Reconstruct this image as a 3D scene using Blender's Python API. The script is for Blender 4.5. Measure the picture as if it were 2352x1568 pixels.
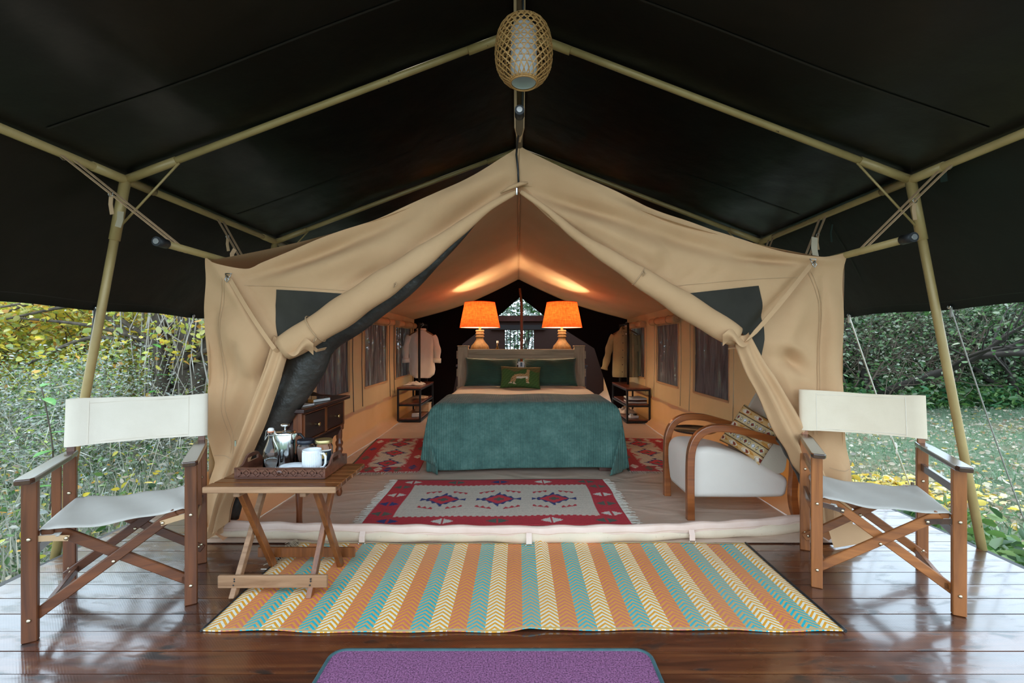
import bpy, math, random
import numpy as np
from mathutils import Vector, Matrix

random.seed(7); np.random.seed(7)
sc = bpy.context.scene
for o in list(bpy.data.objects):
    bpy.data.objects.remove(o)
C = sc.collection
PI = math.pi

# ---------------------------------------------------------------- camera
FPX, CX, HY, CAMZ = 1045.0, 1190.0, 786.0, 1.15
cam_d = bpy.data.cameras.new('camera'); cam = bpy.data.objects.new('camera', cam_d); C.objects.link(cam)
cam.location = (0, 0, CAMZ); cam.rotation_euler = (PI/2, 0, 0)
cam_d.sensor_fit = 'HORIZONTAL'; cam_d.sensor_width = 36.0; cam_d.lens = FPX/2352*36
cam_d.shift_x = -(CX-1176)/2352; cam_d.shift_y = (HY-784)/2352
cam_d.clip_start = 0.05; cam_d.clip_end = 200
sc.camera = cam

# ---------------------------------------------------------------- world, sun, exposure
w = bpy.data.worlds.new('world'); sc.world = w; w.use_nodes = True
bgn = w.node_tree.nodes['Background']
bgn.inputs[0].default_value = (0.68, 0.85, 1.0, 1); bgn.inputs[1].default_value = 2.3
sd = bpy.data.lights.new('sun', 'SUN'); sd.energy = 1.2; sd.angle = math.radians(2); sd.color = (1.0, 0.9, 0.74)
sun = bpy.data.objects.new('sun', sd); C.objects.link(sun)
sun.rotation_euler = (math.radians(42), 0, math.radians(200)); sun.location = (0, 0, 20)
vs = sc.view_settings
vs.view_transform = 'Standard'; vs.look = 'None'; vs.gamma = 1; vs.use_curve_mapping = False; vs.exposure = 0.62

# ---------------------------------------------------------------- helpers
def P(px, py, Y):
    return Vector(((px-CX)/FPX*Y, Y, CAMZ-(py-HY)/FPX*Y))
def srgb(r, g, b):
    def f(c):
        c /= 255.0
        return c/12.92 if c <= .04045 else ((c+.055)/1.055)**2.4
    return (f(r), f(g), f(b))
def catmull(pts, n):
    p = [Vector(q) if len(q) == 3 else Vector((q[0], q[1], 0)) for q in pts]
    d = [0]
    for i in range(1, len(p)): d.append(d[-1]+(p[i]-p[i-1]).length)
    out = []
    for k in range(n):
        s = d[-1]*k/(n-1); i = 0
        while i < len(p)-2 and s > d[i+1]: i += 1
        t = (s-d[i])/max(1e-9, d[i+1]-d[i])
        a, b = p[i], p[i+1]; m0 = p[max(i-1, 0)]; m1 = p[min(i+2, len(p)-1)]
        ta = (b-m0)*.5; tb = (m1-a)*.5
        L = (b-a).length
        if ta.length > 1e-9: ta = ta.normalized()*min(ta.length, L)
        if tb.length > 1e-9: tb = tb.normalized()*min(tb.length, L)
        h = t*t; c = h*t
        out.append(a*(2*c-3*h+1)+ta*(c-2*h+t)+b*(-2*c+3*h)+tb*(c-h))
    return out
def lerp(a, b, t): return a+(b-a)*t
def interp(x, xs, ys):
    return float(np.interp(x, xs, ys))

class MB:
    """collects geometry for ONE mesh object"""
    def __init__(s): s.v = []; s.f = []; s.sm = []
    def add(s, vs_, fs, smooth=False):
        n = len(s.v); s.v.extend([tuple(q) for q in vs_])
        for f in fs: s.f.append(tuple(i+n for i in f)); s.sm.append(smooth)
        return s
    def box(s, c, size, M=None, cham=0.0):
        hx, hy, hz = size[0]/2, size[1]/2, size[2]/2
        if cham <= 0:
            vv = [Vector((x, y, z)) for x in (-hx, hx) for y in (-hy, hy) for z in (-hz, hz)]
            ff = [(0,1,3,2),(4,6,7,5),(0,4,5,1),(2,3,7,6),(0,2,6,4),(1,5,7,3)]
        else:
            k = min(cham, hx*.9, hy*.9, hz*.9)
            vv = []; ff = []
            idx = {}
            for sx in (-1, 1):
                for sy in (-1, 1):
                    for sz in (-1, 1):
                        for ax in range(3):
                            q = [sx*(hx-k), sy*(hy-k), sz*(hz-k)]
                            q[ax] = (sx*hx, sy*hy, sz*hz)[ax]
                            idx[(sx, sy, sz, ax)] = len(vv); vv.append(Vector(q))
            for ax in range(3):
                o = [a for a in range(3) if a != ax]
                for sg in (-1, 1):
                    quad = []
                    for (a, b) in ((-1,-1),(1,-1),(1,1),(-1,1)):
                        t = [0,0,0]; t[ax] = sg; t[o[0]] = a; t[o[1]] = b
                        quad.append(idx[(t[0], t[1], t[2], ax)])
                    ff.append(tuple(quad if (sg > 0) == (ax != 1) else quad[::-1]))
                    # edges
            for ax in range(3):
                o = [a for a in range(3) if a != ax]
                for a in (-1, 1):
                    for b in (-1, 1):
                        q = []
                        for (sg, fa) in ((-1, o[0]), (1, o[0]), (1, o[1]), (-1, o[1])):
                            t = [0,0,0]; t[ax] = sg; t[o[0]] = a; t[o[1]] = b
                            q.append(idx[(t[0], t[1], t[2], fa)])
                        ff.append(tuple(q))
            for sx in (-1, 1):
                for sy in (-1, 1):
                    for sz in (-1, 1):
                        ff.append(tuple(idx[(sx, sy, sz, a)] for a in range(3)))
        if M is not None: vv = [M @ q for q in vv]
        c = Vector(c)
        return s.add([q+c for q in vv], ff)
    def bar(s, a, b, wd, th, up=(0, 0, 1), cham=0.0, ext=0.0):
        """rectangular bar from a to b; wd across (perp to up), th along up"""
        a = Vector(a); b = Vector(b); d = (b-a); L = d.length+2*ext; d.normalize()
        up = Vector(up); side = d.cross(up)
        if side.length < 1e-6: side = d.cross(Vector((1, 0, 0)))
        side.normalize(); u2 = side.cross(d).normalized()
        M = Matrix((d, side, u2)).transposed()
        return s.box((a+b)/2, (L, wd, th), M, cham)
    def tube(s, path, r, n=10, caps=True, flat=None, smooth=True):
        path = [Vector(p) for p in path]
        if not hasattr(r, '__len__'): r = [r]*len(path)
        N = len(path); vv = []; ff = []
        t = [(path[min(i+1, N-1)]-path[max(i-1, 0)]).normalized() for i in range(N)]
        nrm = t[0].orthogonal().normalized() if flat is None else (Vector(flat)-t[0]*Vector(flat).dot(t[0])).normalized()
        for i in range(N):
            nrm = (nrm-t[i]*nrm.dot(t[i]))
            if nrm.length < 1e-6: nrm = t[i].orthogonal()
            nrm.normalize(); b = t[i].cross(nrm)
            for k in range(n):
                a = 2*PI*k/n
                ri = r[i]
                if isinstance(ri, tuple): vv.append(path[i]+nrm*(math.cos(a)*ri[0])+b*(math.sin(a)*ri[1]))
                else: vv.append(path[i]+(nrm*math.cos(a)+b*math.sin(a))*ri)
        for i in range(N-1):
            for k in range(n):
                k2 = (k+1) % n
                ff.append((i*n+k, i*n+k2, (i+1)*n+k2, (i+1)*n+k))
        s.add(vv, ff, smooth)
        if caps:
            m = len(s.v)-N*n
            s.f.append(tuple(m+k for k in range(n))[::-1]); s.sm.append(False)
            s.f.append(tuple(m+(N-1)*n+k for k in range(n))); s.sm.append(False)
        return s
    def lathe(s, prof, c=(0, 0, 0), n=24, smooth=True, M=None, a0=0, caps=False):
        vv = []; ff = []; c = Vector(c)
        for (r, z) in prof:
            for k in range(n):
                a = a0+2*PI*k/n
                q = Vector((r*math.cos(a), r*math.sin(a), z))
                if M is not None: q = M @ q
                vv.append(q+c)
        for i in range(len(prof)-1):
            for k in range(n):
                k2 = (k+1) % n
                ff.append((i*n+k, i*n+k2, (i+1)*n+k2, (i+1)*n+k))
        s.add(vv, ff, smooth)
        if caps:
            m = len(s.v)-len(prof)*n
            s.f.append(tuple(m+k for k in range(n))[::-1]); s.sm.append(False)
            s.f.append(tuple(m+(len(prof)-1)*n+k for k in range(n))); s.sm.append(False)
        return s
    def grid(s, fn, nu, nv, smooth=True, closed_u=False):
        vv = [fn(i/(nu if closed_u else nu-1), j/(nv-1)) for j in range(nv) for i in range(nu)]
        ff = []
        for j in range(nv-1):
            for i in range(nu if closed_u else nu-1):
                i2 = (i+1) % nu
                ff.append((j*nu+i, j*nu+i2, (j+1)*nu+i2, (j+1)*nu+i))
        return s.add(vv, ff, smooth)
    def prism(s, poly, d, M=None, c=(0, 0, 0)):
        """poly in local XZ, extruded along local Y by d (centred)"""
        c = Vector(c); n = len(poly)
        vv = [Vector((x, -d/2, z)) for x, z in poly]+[Vector((x, d/2, z)) for x, z in poly]
        if M is not None: vv = [M @ q for q in vv]
        ff = [tuple(range(n)), tuple(range(2*n-1, n-1, -1))]
        for i in range(n):
            j = (i+1) % n
            ff.append((i, i+n, j+n, j))
        return s.add([q+c for q in vv], ff)
    def ribbon(s, pts, wd, th, across):
        """flat strap through pts; across = width direction"""
        pts = [Vector(p) for p in pts]; ac = Vector(across).normalized()
        vv = []; N = len(pts)
        for i, p in enumerate(pts):
            t = (pts[min(i+1, N-1)]-pts[max(i-1, 0)]).normalized()
            a = (ac-t*ac.dot(t)).normalized(); nn = t.cross(a)
            for sa, sb in ((-1,-1),(1,-1),(1,1),(-1,1)): vv.append(p+a*(sa*wd/2)+nn*(sb*th/2))
        ff = []
        for i in range(N-1):
            for k in range(4):
                k2 = (k+1) % 4
                ff.append((i*4+k, i*4+k2, i*4+4+k2, i*4+4+k))
        ff += [(3,2,1,0), tuple((N-1)*4+k for k in range(4))]
        return s.add(vv, ff)
    def build(s, name, mat, parent=None, world=False, col=None):
        me = bpy.data.meshes.new(name)
        v = s.v
        if world and parent is not None:
            off = Vector((0, 0, 0)); q = parent
            while q is not None: off += q.location; q = q.parent
            v = [(a-off.x, b-off.y, c-off.z) for a, b, c in v]
        me.from_pydata(v, [], s.f)
        me.polygons.foreach_set('use_smooth', s.sm)
        if col is not None:
            ca = me.color_attributes.new('col', 'FLOAT_COLOR', 'POINT')
            ca.data.foreach_set('color', np.asarray(col, dtype=np.float32).ravel())
        me.update()
        o = bpy.data.objects.new(name, me); C.objects.link(o)
        if mat is not None: me.materials.append(mat)
        o.parent = parent
        return o
def fix_normals(o):
    import bmesh
    bm = bmesh.new(); bm.from_mesh(o.data); bmesh.ops.recalc_face_normals(bm, faces=bm.faces); bm.to_mesh(o.data); bm.free()
    return o
def tag(o, label, cat, group=None, kind=None):
    if label: o['label'] = label
    if cat: o['category'] = cat
    if group: o['group'] = group
    if kind: o['kind'] = kind
    return o
def thing(name, label, cat, loc=(0, 0, 0), rz=0.0, group=None):
    o = bpy.data.objects.new(name, None); C.objects.link(o)
    o.empty_display_size = .1; o.location = loc; o.rotation_euler = (0, 0, rz)
    return tag(o, label, cat, group)
def solid(o, t):
    m = o.modifiers.new('thickness', 'SOLIDIFY'); m.thickness = t; m.offset = 0; return o
def subsurf(o, n=1):
    m = o.modifiers.new('smooth', 'SUBSURF'); m.levels = n; m.render_levels = n; return o
def bevel(o, wdt, seg=2):
    m = o.modifiers.new('bevel', 'BEVEL'); m.width = wdt; m.segments = seg; m.limit_method = 'ANGLE'; return o
def rotm(rx=0, ry=0, rz=0):
    return (Matrix.Rotation(rz, 3, 'Z') @ Matrix.Rotation(ry, 3, 'Y') @ Matrix.Rotation(rx, 3, 'X'))

# ---------------------------------------------------------------- node expressions
class E:
    def __init__(s, nt, x): s.nt = nt; s.x = x
    def _m(s, op, *a):
        n = s.nt.nodes.new('ShaderNodeMath'); n.operation = op
        for i, q in enumerate((s,)+a):
            q = q.x if isinstance(q, E) else q
            if isinstance(q, (int, float)): n.inputs[i].default_value = q
            else: s.nt.links.new(q, n.inputs[i])
        return E(s.nt, n.outputs[0])
    def __add__(s, o): return s._m('ADD', o)
    def __sub__(s, o): return s._m('SUBTRACT', o)
    def __mul__(s, o): return s._m('MULTIPLY', o)
    def __truediv__(s, o): return s._m('DIVIDE', o)
    def fract(s): return s._m('FRACT')
    def floor(s): return s._m('FLOOR')
    def abs(s): return s._m('ABSOLUTE')
    def sin(s): return s._m('SINE')
    def lt(s, o): return s._m('LESS_THAN', o)
    def gt(s, o): return s._m('GREATER_THAN', o)
    def mod(s, o): return s._m('FLOORED_MODULO', o)
class Mat:
    def __init__(s, name):
        s.m = bpy.data.materials.new(name); s.m.use_nodes = True; s.nt = s.m.node_tree
        s.b = s.nt.nodes['Principled BSDF']; s.out = s.nt.nodes['Material Output']
    def coord(s, kind='Object', scale=(1, 1, 1)):
        n = s.nt.nodes.new('ShaderNodeTexCoord')
        if scale == (1, 1, 1): return n.outputs[kind]
        mp = s.nt.nodes.new('ShaderNodeMapping'); mp.inputs['Scale'].default_value = scale
        s.nt.links.new(n.outputs[kind], mp.inputs[0]); return mp.outputs[0]
    def xyz(s, kind='Object'):
        n = s.nt.nodes.new('ShaderNodeSeparateXYZ'); s.nt.links.new(s.coord(kind), n.inputs[0])
        return [E(s.nt, n.outputs[i]) for i in range(3)]
    def noise(s, scale, detail=4, rough=.55, vec=None, dist=0.0):
        n = s.nt.nodes.new('ShaderNodeTexNoise'); n.inputs['Scale'].default_value = scale
        n.inputs['Detail'].default_value = detail; n.inputs['Roughness'].default_value = rough; n.inputs['Distortion'].default_value = dist
        s.nt.links.new(vec if vec is not None else s.coord(), n.inputs['Vector']); return E(s.nt, n.outputs['Fac'])
    def ramp(s, fac, stops):
        n = s.nt.nodes.new('ShaderNodeValToRGB'); s.nt.links.new(fac.x, n.inputs[0])
        cr = n.color_ramp
        while len(cr.elements) < len(stops): cr.elements.new(.5)
        for e, (p, c) in zip(cr.elements, stops): e.position = p; e.color = (*c, 1) if len(c) == 3 else c
        return n.outputs[0]
    def mix(s, fac, a, b, mode='MIX'):
        n = s.nt.nodes.new('ShaderNodeMix'); n.data_type = 'RGBA'; n.blend_type = mode
        for i, q in ((0, fac), (6, a), (7, b)):
            q = q.x if isinstance(q, E) else q
            if isinstance(q, (int, float)): n.inputs[i].default_value = q
            elif isinstance(q, tuple): n.inputs[i].default_value = (*q, 1)
            else: s.nt.links.new(q, n.inputs[i])
        return n.outputs[2]
    def set(s, **k):
        for a, v in k.items():
            nm = {'color': 'Base Color', 'rough': 'Roughness', 'metal': 'Metallic', 'coat': 'Coat Weight', 'coatr': 'Coat Roughness',
                  'sheen': 'Sheen Weight', 'trans': 'Transmission Weight', 'ior': 'IOR', 'spec': 'Specular IOR Level', 'alpha': 'Alpha',
                  'emit': 'Emission Color', 'emits': 'Emission Strength', 'sss': 'Subsurface Weight'}[a]
            v = v.x if isinstance(v, E) else v
            if isinstance(v, tuple): s.b.inputs[nm].default_value = (*v, 1)
            elif isinstance(v, (int, float)): s.b.inputs[nm].default_value = v
            else: s.nt.links.new(v, s.b.inputs[nm])
        return s
    def bump(s, h, strength=.3, dist=.01):
        n = s.nt.nodes.new('ShaderNodeBump'); n.inputs['Strength'].default_value = strength; n.inputs['Distance'].default_value = dist
        s.nt.links.new(h.x, n.inputs['Height']); s.nt.links.new(n.outputs[0], s.b.inputs['Normal']); s.bn = n.outputs[0]; return s
    def rand(s):
        return E(s.nt, s.nt.nodes.new('ShaderNodeObjectInfo').outputs['Random'])
    def attr(s, nm='col'):
        n = s.nt.nodes.new('ShaderNodeAttribute'); n.attribute_name = nm; return n.outputs['Color']
    def translucent(s, fac, col):
        t = s.nt.nodes.new('ShaderNodeBsdfTranslucent')
        if isinstance(col, tuple): t.inputs[0].default_value = (*col, 1)
        else: s.nt.links.new(col, t.inputs[0])
        mx = s.nt.nodes.new('ShaderNodeMixShader'); mx.inputs[0].default_value = fac
        s.nt.links.new(s.b.outputs[0], mx.inputs[1]); s.nt.links.new(t.outputs[0], mx.inputs[2])
        s.nt.links.new(mx.outputs[0], s.out.inputs[0]); return s
    def seethrough(s, fac):
        t = s.nt.nodes.new('ShaderNodeBsdfTransparent')
        mx = s.nt.nodes.new('ShaderNodeMixShader')
        if isinstance(fac, E): s.nt.links.new(fac.x, mx.inputs[0])
        else: mx.inputs[0].default_value = fac
        src = s.out.inputs[0].links[0].from_socket
        s.nt.links.new(src, mx.inputs[1]); s.nt.links.new(t.outputs[0], mx.inputs[2])
        s.nt.links.new(mx.outputs[0], s.out.inputs[0]); return s
def simple(name, col, rough=.5, **k):
    return Mat(name).set(color=col, rough=rough, **k).m
def cloth(name, c1, c2, scale=3.0, rough=.85, weave=500, bs=.15, wr=.35, wscale=5, **k):
    m = Mat(name); n = m.noise(scale, 5)
    m.set(color=m.ramp(n, [(.3, c1), (.7, c2)]), rough=rough, **k)
    h = m.noise(wscale, 4)*wr + m.noise(weave, 2)*bs
    m.bump(h, .35, .02); return m
def wood(name, c1, c2, axis=0, rough=.4, coat=0.0, scale=1.0, knots=False, coatr=.15, vary=.25):
    m = Mat(name)
    sc_ = [26*scale]*3; sc_[axis] = 1.6*scale
    v = m.coord('Object', tuple(sc_))
    r = m.rand()
    add = m.nt.nodes.new('ShaderNodeVectorMath'); add.operation = 'ADD'
    cmb = m.nt.nodes.new('ShaderNodeCombineXYZ')
    for i in range(3): m.nt.links.new((r*37.0).x, cmb.inputs[i])
    m.nt.links.new(v, add.inputs[0]); m.nt.links.new(cmb.outputs[0], add.inputs[1]); v = add.outputs[0]
    g = m.noise(1.0, 6, .62, v, .6)
    colr = m.ramp(g, [(.28, c1), (.72, c2)])
    bw = m.mix((r-.5)*vary+.5, (0.55, .55, .55), (1.4, 1.4, 1.4))
    colr = m.mix(1.0, colr, bw, 'MULTIPLY')
    if knots:
        k = m.noise(1.0, 2, .5, m.coord('Object', (3.0, 9.0, 9.0)))
        colr = m.mix(k.gt(.72)*.75, colr, (c1[0]*.25, c1[1]*.25, c1[2]*.25))
    m.set(color=colr, rough=rough, coat=coat, coatr=coatr)
    m.bump(g, .12, .004); return m

# ---------------------------------------------------------------- materials
M = {}
def K(n, m): M[n] = m.m if isinstance(m, Mat) else m; return M[n]
K('canvas', cloth('tan canvas', (.56, .325, .162), (.64, .385, .20), 2.5, .85, 600, .12, .9, 5).translucent(.12, (.55, .36, .2)))
K('canvas_in', cloth('tan canvas lining', (.58, .40, .24), (.66, .47, .29), 2.0, .85, 600, .12, .5, 3).translucent(.15, (.72, .33, .08)))
K('pvc', cloth('tan pvc sheet', (.58, .37, .22), (.66, .44, .28), 2.0, .5, 300, .03, .7, 4).translucent(.24, (.88, .28, .05)))
m = Mat('ground sheet pvc')
m.set(color=m.ramp(m.noise(2.2, 5), [(.3, (.52, .375, .285)), (.7, (.62, .465, .365))]), rough=.42)
m.bump(m.noise(1.0, 2, .45, m.coord('Object', (1.6, 3.2, 1)), 1.6)*1.0+m.noise(7, 2)*.06, .40, .06); K('sheet', m)
m = Mat('sill canvas'); s1 = m.noise(60, 3); s2 = m.noise(4, 5)
m.set(color=m.mix(s1.gt(.68)*.25, m.ramp(s2, [(.3, (.56, .43, .30)), (.7, (.70, .56, .41))]), (.25, .18, .12)), rough=.7); m.bump(s2, .3, .02); K('sill', m)
m = Mat('pale sill binding'); m.set(color=m.ramp(m.noise(5, 6), [(.3, (.66, .46, .37)), (.7, (.76, .58, .48))]), rough=.6); m.bump(m.noise(12, 4), .3, .01); K('binding', m)
m = Mat('dark window mesh'); m.set(color=m.ramp(m.noise(3, 4), [(.3, (.024, .020, .014)), (.7, (.042, .036, .025))]), rough=.65, spec=.2); m.bump(m.noise(5, 3), .4, .03); K('mesh', m)
m = Mat('side window mesh'); st = m.noise(1.0, 4, .6, m.coord('Object', (1, 16, 2.2)), .8)
m.set(color=m.ramp(st, [(.35, (.045, .041, .044)), (.65, (.19, .175, .19))]), rough=.6); m.bump(st, .6, .03); m.seethrough((st-.50)*1.1); K('sidemesh', m)
m = Mat('black netting'); m.set(color=m.ramp(m.noise(7, 4), [(.3, (.016, .013, .010)), (.7, (.05, .042, .034))]), rough=.45, spec=.5); m.bump(m.noise(9, 4), .6, .03); K('netroll', m)
m = Mat('dark net curtain'); m.set(color=(.006, .004, .005), rough=.85, spec=.05); K('netwall', m)
m = Mat('black green fly pvc'); n = m.noise(1.6, 5); n2 = m.noise(40, 3)
m.set(color=m.ramp(n, [(.3, (.002, .0024, .0019)), (.7, (.006, .007, .0055))]), rough=m.ramp(m.noise(2.3, 4), [(.3, (.32,)*3), (.7, (.5,)*3)]), spec=.28)
m.bump(m.noise(1.3, 3)*1.0+m.noise(6, 4)*.2, .35, .05); K('fly', m)
m = Mat('green fly skirt'); m.set(color=m.ramp(m.noise(1.8, 5), [(.3, (.0025, .006, .0045)), (.7, (.006, .014, .010))]), rough=.5, spec=.3)
m.bump(m.noise(1.6, 3)+m.noise(7, 4)*.2, .35, .05); K('skirt', m)
K('seam', simple('fly seam tape', (.022, .021, .018), .6, spec=.3))
K('greenseam', simple('green seam tape', (.016, .026, .018), .6, spec=.3))
m = Mat('gold painted pole'); ch = m.noise(28, 5, .7, m.coord('Object', (1, 1, .5)))
m.set(color=m.mix(ch.gt(.69), m.ramp(m.noise(5), [(.3, (.36, .245, .09)), (.7, (.47, .33, .135))]), (.05, .03, .015)), rough=.42, metal=.08); K('pole', m)
K('dark_pole', simple('brown ridge pole', (.12, .075, .04), .5))
K('black', simple('black rubber', (.012, .012, .013), .5))
K('blackmetal', simple('black metal', (.011, .011, .012), .45, metal=.3))
K('steel', simple('polished steel', (.75, .76, .76), .16, metal=1))
K('wire', simple('wire', (.5, .48, .44), .35, metal=1))
K('brass', simple('brass', (.72, .50, .22), .28, metal=1))
K('screw', simple('brass screw head', (.62, .52, .36), .3, metal=1))
K('strap', cloth('tan webbing', (.44, .27, .14), (.52, .33, .18), 8, .85))
K('palestrap', cloth('pale webbing', (.50, .40, .27), (.56, .45, .31), 8, .85))
# planks
m = Mat('varnished deck plank'); r = m.rand()
v = m.coord('Object', (1.4, 22, 22))
add = m.nt.nodes.new('ShaderNodeVectorMath'); add.operation = 'ADD'; cb = m.nt.nodes.new('ShaderNodeCombineXYZ')
for i in range(3): m.nt.links.new((r*51.0).x, cb.inputs[i])
m.nt.links.new(v, add.inputs[0]); m.nt.links.new(cb.outputs[0], add.inputs[1])
g = m.noise(1.0, 7, .62, add.outputs[0], .7)
add2 = m.nt.nodes.new('ShaderNodeVectorMath'); add2.operation = 'ADD'
m.nt.links.new(m.coord('Object', (6.5, 20, 20)), add2.inputs[0]); m.nt.links.new(cb.outputs[0], add2.inputs[1])
kn = m.noise(1.0, 3, .5, add2.outputs[0], .4)
xo, yo, zo = m.xyz(); saw = ((xo*.8+yo*.9)*2*PI/.009+m.noise(5, 3)*5.0).sin()
col = m.ramp(g, [(.25, (.024, .0065, .004)), (.5, (.095, .026, .010)), (.8, (.21, .078, .026))])
col = m.mix(m.ramp(kn, [(.60, (0,)*3), (.70, (.92,)*3)]), col, (.004, .003, .004))
col = m.mix(1.0, col, m.mix(r, (.55, .55, .55), (1.5, 1.35, 1.25)), 'MULTIPLY')
m.set(color=col, rough=m.ramp(m.noise(3.0, 4), [(.3, (.22,)*3), (.7, (.40,)*3)]), coat=1.0, coatr=m.ramp(kn, [(.50, (.11,)*3), (.68, (.38,)*3)]), spec=.8)
m.b.inputs['Coat IOR'].default_value = 1.75
m.bump(g*.7+saw*.055+kn*.5, .22, .006); K('plank', m)
K('edge', simple('black deck edging', (.012, .012, .014), .5))
K('ch_wood', wood('red brown chair wood', (.06, .016, .004), (.20, .058, .015), 2, .40, .15))
K('ch_wood_h', wood('red brown chair bars', (.06, .016, .004), (.21, .061, .016), 0, .40, .15))
K('ch_wood2', wood('orange brown chair wood', (.16, .046, .010), (.40, .135, .032), 2, .40, .15))
K('ch_wood2_h', wood('orange brown chair bars', (.16, .046, .010), (.42, .145, .036), 0, .40, .15))
K('arm_wood', wood('dark glossy armrest', (.035, .014, .008), (.085, .034, .018), 1, .22, .6))
K('cream', cloth('cream chair canvas', (.70, .60, .48), (.78, .68, .56), 3, .85, 700, .15, .4, 6))
K('cream_warm', cloth('warm cream canvas', (.70, .56, .40), (.78, .64, .48), 3, .85, 700, .15, .4, 6))
K('seatcloth', cloth('grey cream seat canvas', (.50, .46, .41), (.58, .54, .48), 3, .8, 700, .15, .4, 5))
K('uphol', cloth('off white upholstery', (.76, .67, .58), (.82, .73, .64), 3, .9, 500, .2, .15, 5))
K('uphol2', cloth('beige upholstery', (.50, .43, .33), (.56, .49, .38), 3, .9, 500, .2, .15, 5))
K('bent', wood('bentwood arm', (.20, .05, .012), (.42, .125, .03), 0, .3, .5))
K('tt_wood', wood('worn table slat', (.060, .016, .004), (.27, .092, .024), 0, .30, .3, 1.2, True))
K('tt_pale', wood('pale worn rail', (.18, .082, .034), (.40, .22, .115), 0, .55, 0, 1.2, True))
K('tt_leg', wood('worn table leg', (.09, .024, .005), (.30, .095, .022), 2, .38, .2))
K('tray', wood('dark carved tray wood', (.06, .018, .009), (.19, .066, .035), 0, .35, .3))
K('desk', wood('dark mahogany', (.018, .0045, .0035), (.060, .014, .009), 1, .34, .15))
K('desk_red', wood('red mahogany leg', (.09, .022, .006), (.25, .07, .02), 2, .34, .25))
K('bedwood', wood('weathered grey bed wood', (.24, .165, .10), (.52, .385, .25), 0, .7))
K('bedpost', wood('weathered grey post', (.24, .165, .10), (.52, .385, .25), 2, .7))
K('bedleg', wood('red brown bed leg', (.09, .035, .025), (.17, .07, .05), 2, .45, .2))
K('shelf', wood('red brown shelf board', (.10, .024, .010), (.28, .075, .032), 1, .35, .4))
K('white', simple('white glaze', (.80, .82, .84), .22))
K('paper', simple('white paper', (.70, .68, .64), .8))
m = Mat('clear glass'); m.set(color=(.95, .98, .98), rough=.03, trans=1.0, ior=1.3); K('glass', m)
K('porc', simple('porcelain stopper', (.78, .75, .72), .25)); K('rubber', simple('orange rubber ring', (.65, .22, .10), .5))
K('cocoa', simple('cocoa powder', (.17, .085, .06), .9)); K('goldlid', simple('gold lid', (.62, .50, .22), .35, metal=.9)); K('blklid', simple('blue black lid', (.012, .014, .025), .3))
K('label', simple('dark jar label', (.012, .02, .03), .4)); K('labelgold', simple('label gold print', (.5, .33, .08), .4)); K('darkgreen', simple('label green', (.02, .06, .05), .4))
# blanket
m = Mat('teal velvet quilt'); X, Y_, Z_ = m.xyz(); n = m.noise(7, 6, .65)*.6+m.noise(40, 4, .7)*.4
rib = (X*2*PI/.021).sin()
wav = (X*2*PI/.45 + (m.noise(2.2, 2)*6.0)).sin()
m.set(color=m.ramp(n, [(.28, (.022, .070, .058)), (.5, (.062, .150, .124)), (.74, (.14, .265, .22))]), rough=.8, sheen=.12)
m.bump(rib*.5+m.noise(30, 4)*.5, .5, .008); K('quilt', m)
m = Mat('green velvet pillow'); X, Y_, Z_ = m.xyz(); n = m.noise(5, 5)
m.set(color=m.ramp(n, [(.3, (.008, .036, .018)), (.7, (.020, .066, .035))]), rough=.75, sheen=.35); m.bump(((Z_+((X*14).sin()*.012))*2*PI/.022).sin(), .3, .004); K('pillow', m)
K('linen', cloth('white bed sheet', (.72, .66, .58), (.80, .74, .66), 3, .85, 300, .1, .3, 7))
m = Mat('red linen shade'); wv = m.noise(1, 3, .6, m.coord('Object', (60, 60, 14)))*.5+m.noise(1, 3, .6, m.coord('Object', (14, 14, 80)))*.5
cc = m.ramp(wv, [(.3, (.55, .05, .010)), (.7, (.95, .20, .045))])
m.set(color=cc, rough=.9); m.translucent(.5, cc); K('shade', m)
K('shade_in', Mat('white shade lining').set(color=(.9, .82, .7), rough=.8).translucent(.45, (.95, .85, .7))); 
m = Mat('bulb'); m.set(color=(1, .9, .7), emit=(1, .75, .42), emits=8.0); K('bulb', m)
K('lampbase', wood('turned pale lamp wood', (.18, .095, .035), (.42, .26, .11), 2, .5, .1))
K('shirt', cloth('white linen shirt', (.62, .54, .45), (.70, .62, .53), 4, .9, 400, .2, .7, 9))
K('jacket', cloth('olive khaki cotton', (.24, .185, .09), (.31, .245, .125), 5, .9, 400, .2, .8, 12)); K('jacket_in', cloth('jacket lining', (.17, .13, .065), (.22, .17, .085), 5, .9))
K('rope', cloth('white rope', (.60, .55, .46), (.68, .62, .54), 50, .9)); K('cord', simple('dark cord', (.045, .045, .045), .7)); K('greycord', simple('grey cord', (.30, .28, .24), .8))
K('bamboo', wood('bamboo strip', (.40, .19, .055), (.66, .36, .13), 2, .45)); K('diff', simple('white lamp diffuser', (.72, .74, .78), .7))
K('glassdark', simple('dark glass', (.02, .015, .008), .08, coat=.5)); K('amber', simple('amber bottle glass', (.10, .045, .01), .1))
K('tablet', simple('dark lacquer table', (.03, .016, .01), .16, coat=.8))
m = Mat('painted colours'); m.set(color=m.attr(), rough=.9); m.bump(m.noise(450, 2), .35, .004); K('attr', m)
m = Mat('leaf colours'); m.set(color=m.attr(), rough=.38, spec=.55); m.translucent(.35, m.attr()); K('leaf', m)
m = Mat('bark'); m.set(color=m.ramp(m.noise(1, 5, .6, m.coord('Object', (14, 14, 3))), [(.3, (.04, .03, .022)), (.7, (.14, .11, .082))]), rough=.9); m.bump(m.noise(30, 4), .5, .02); K('bark', m)
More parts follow.
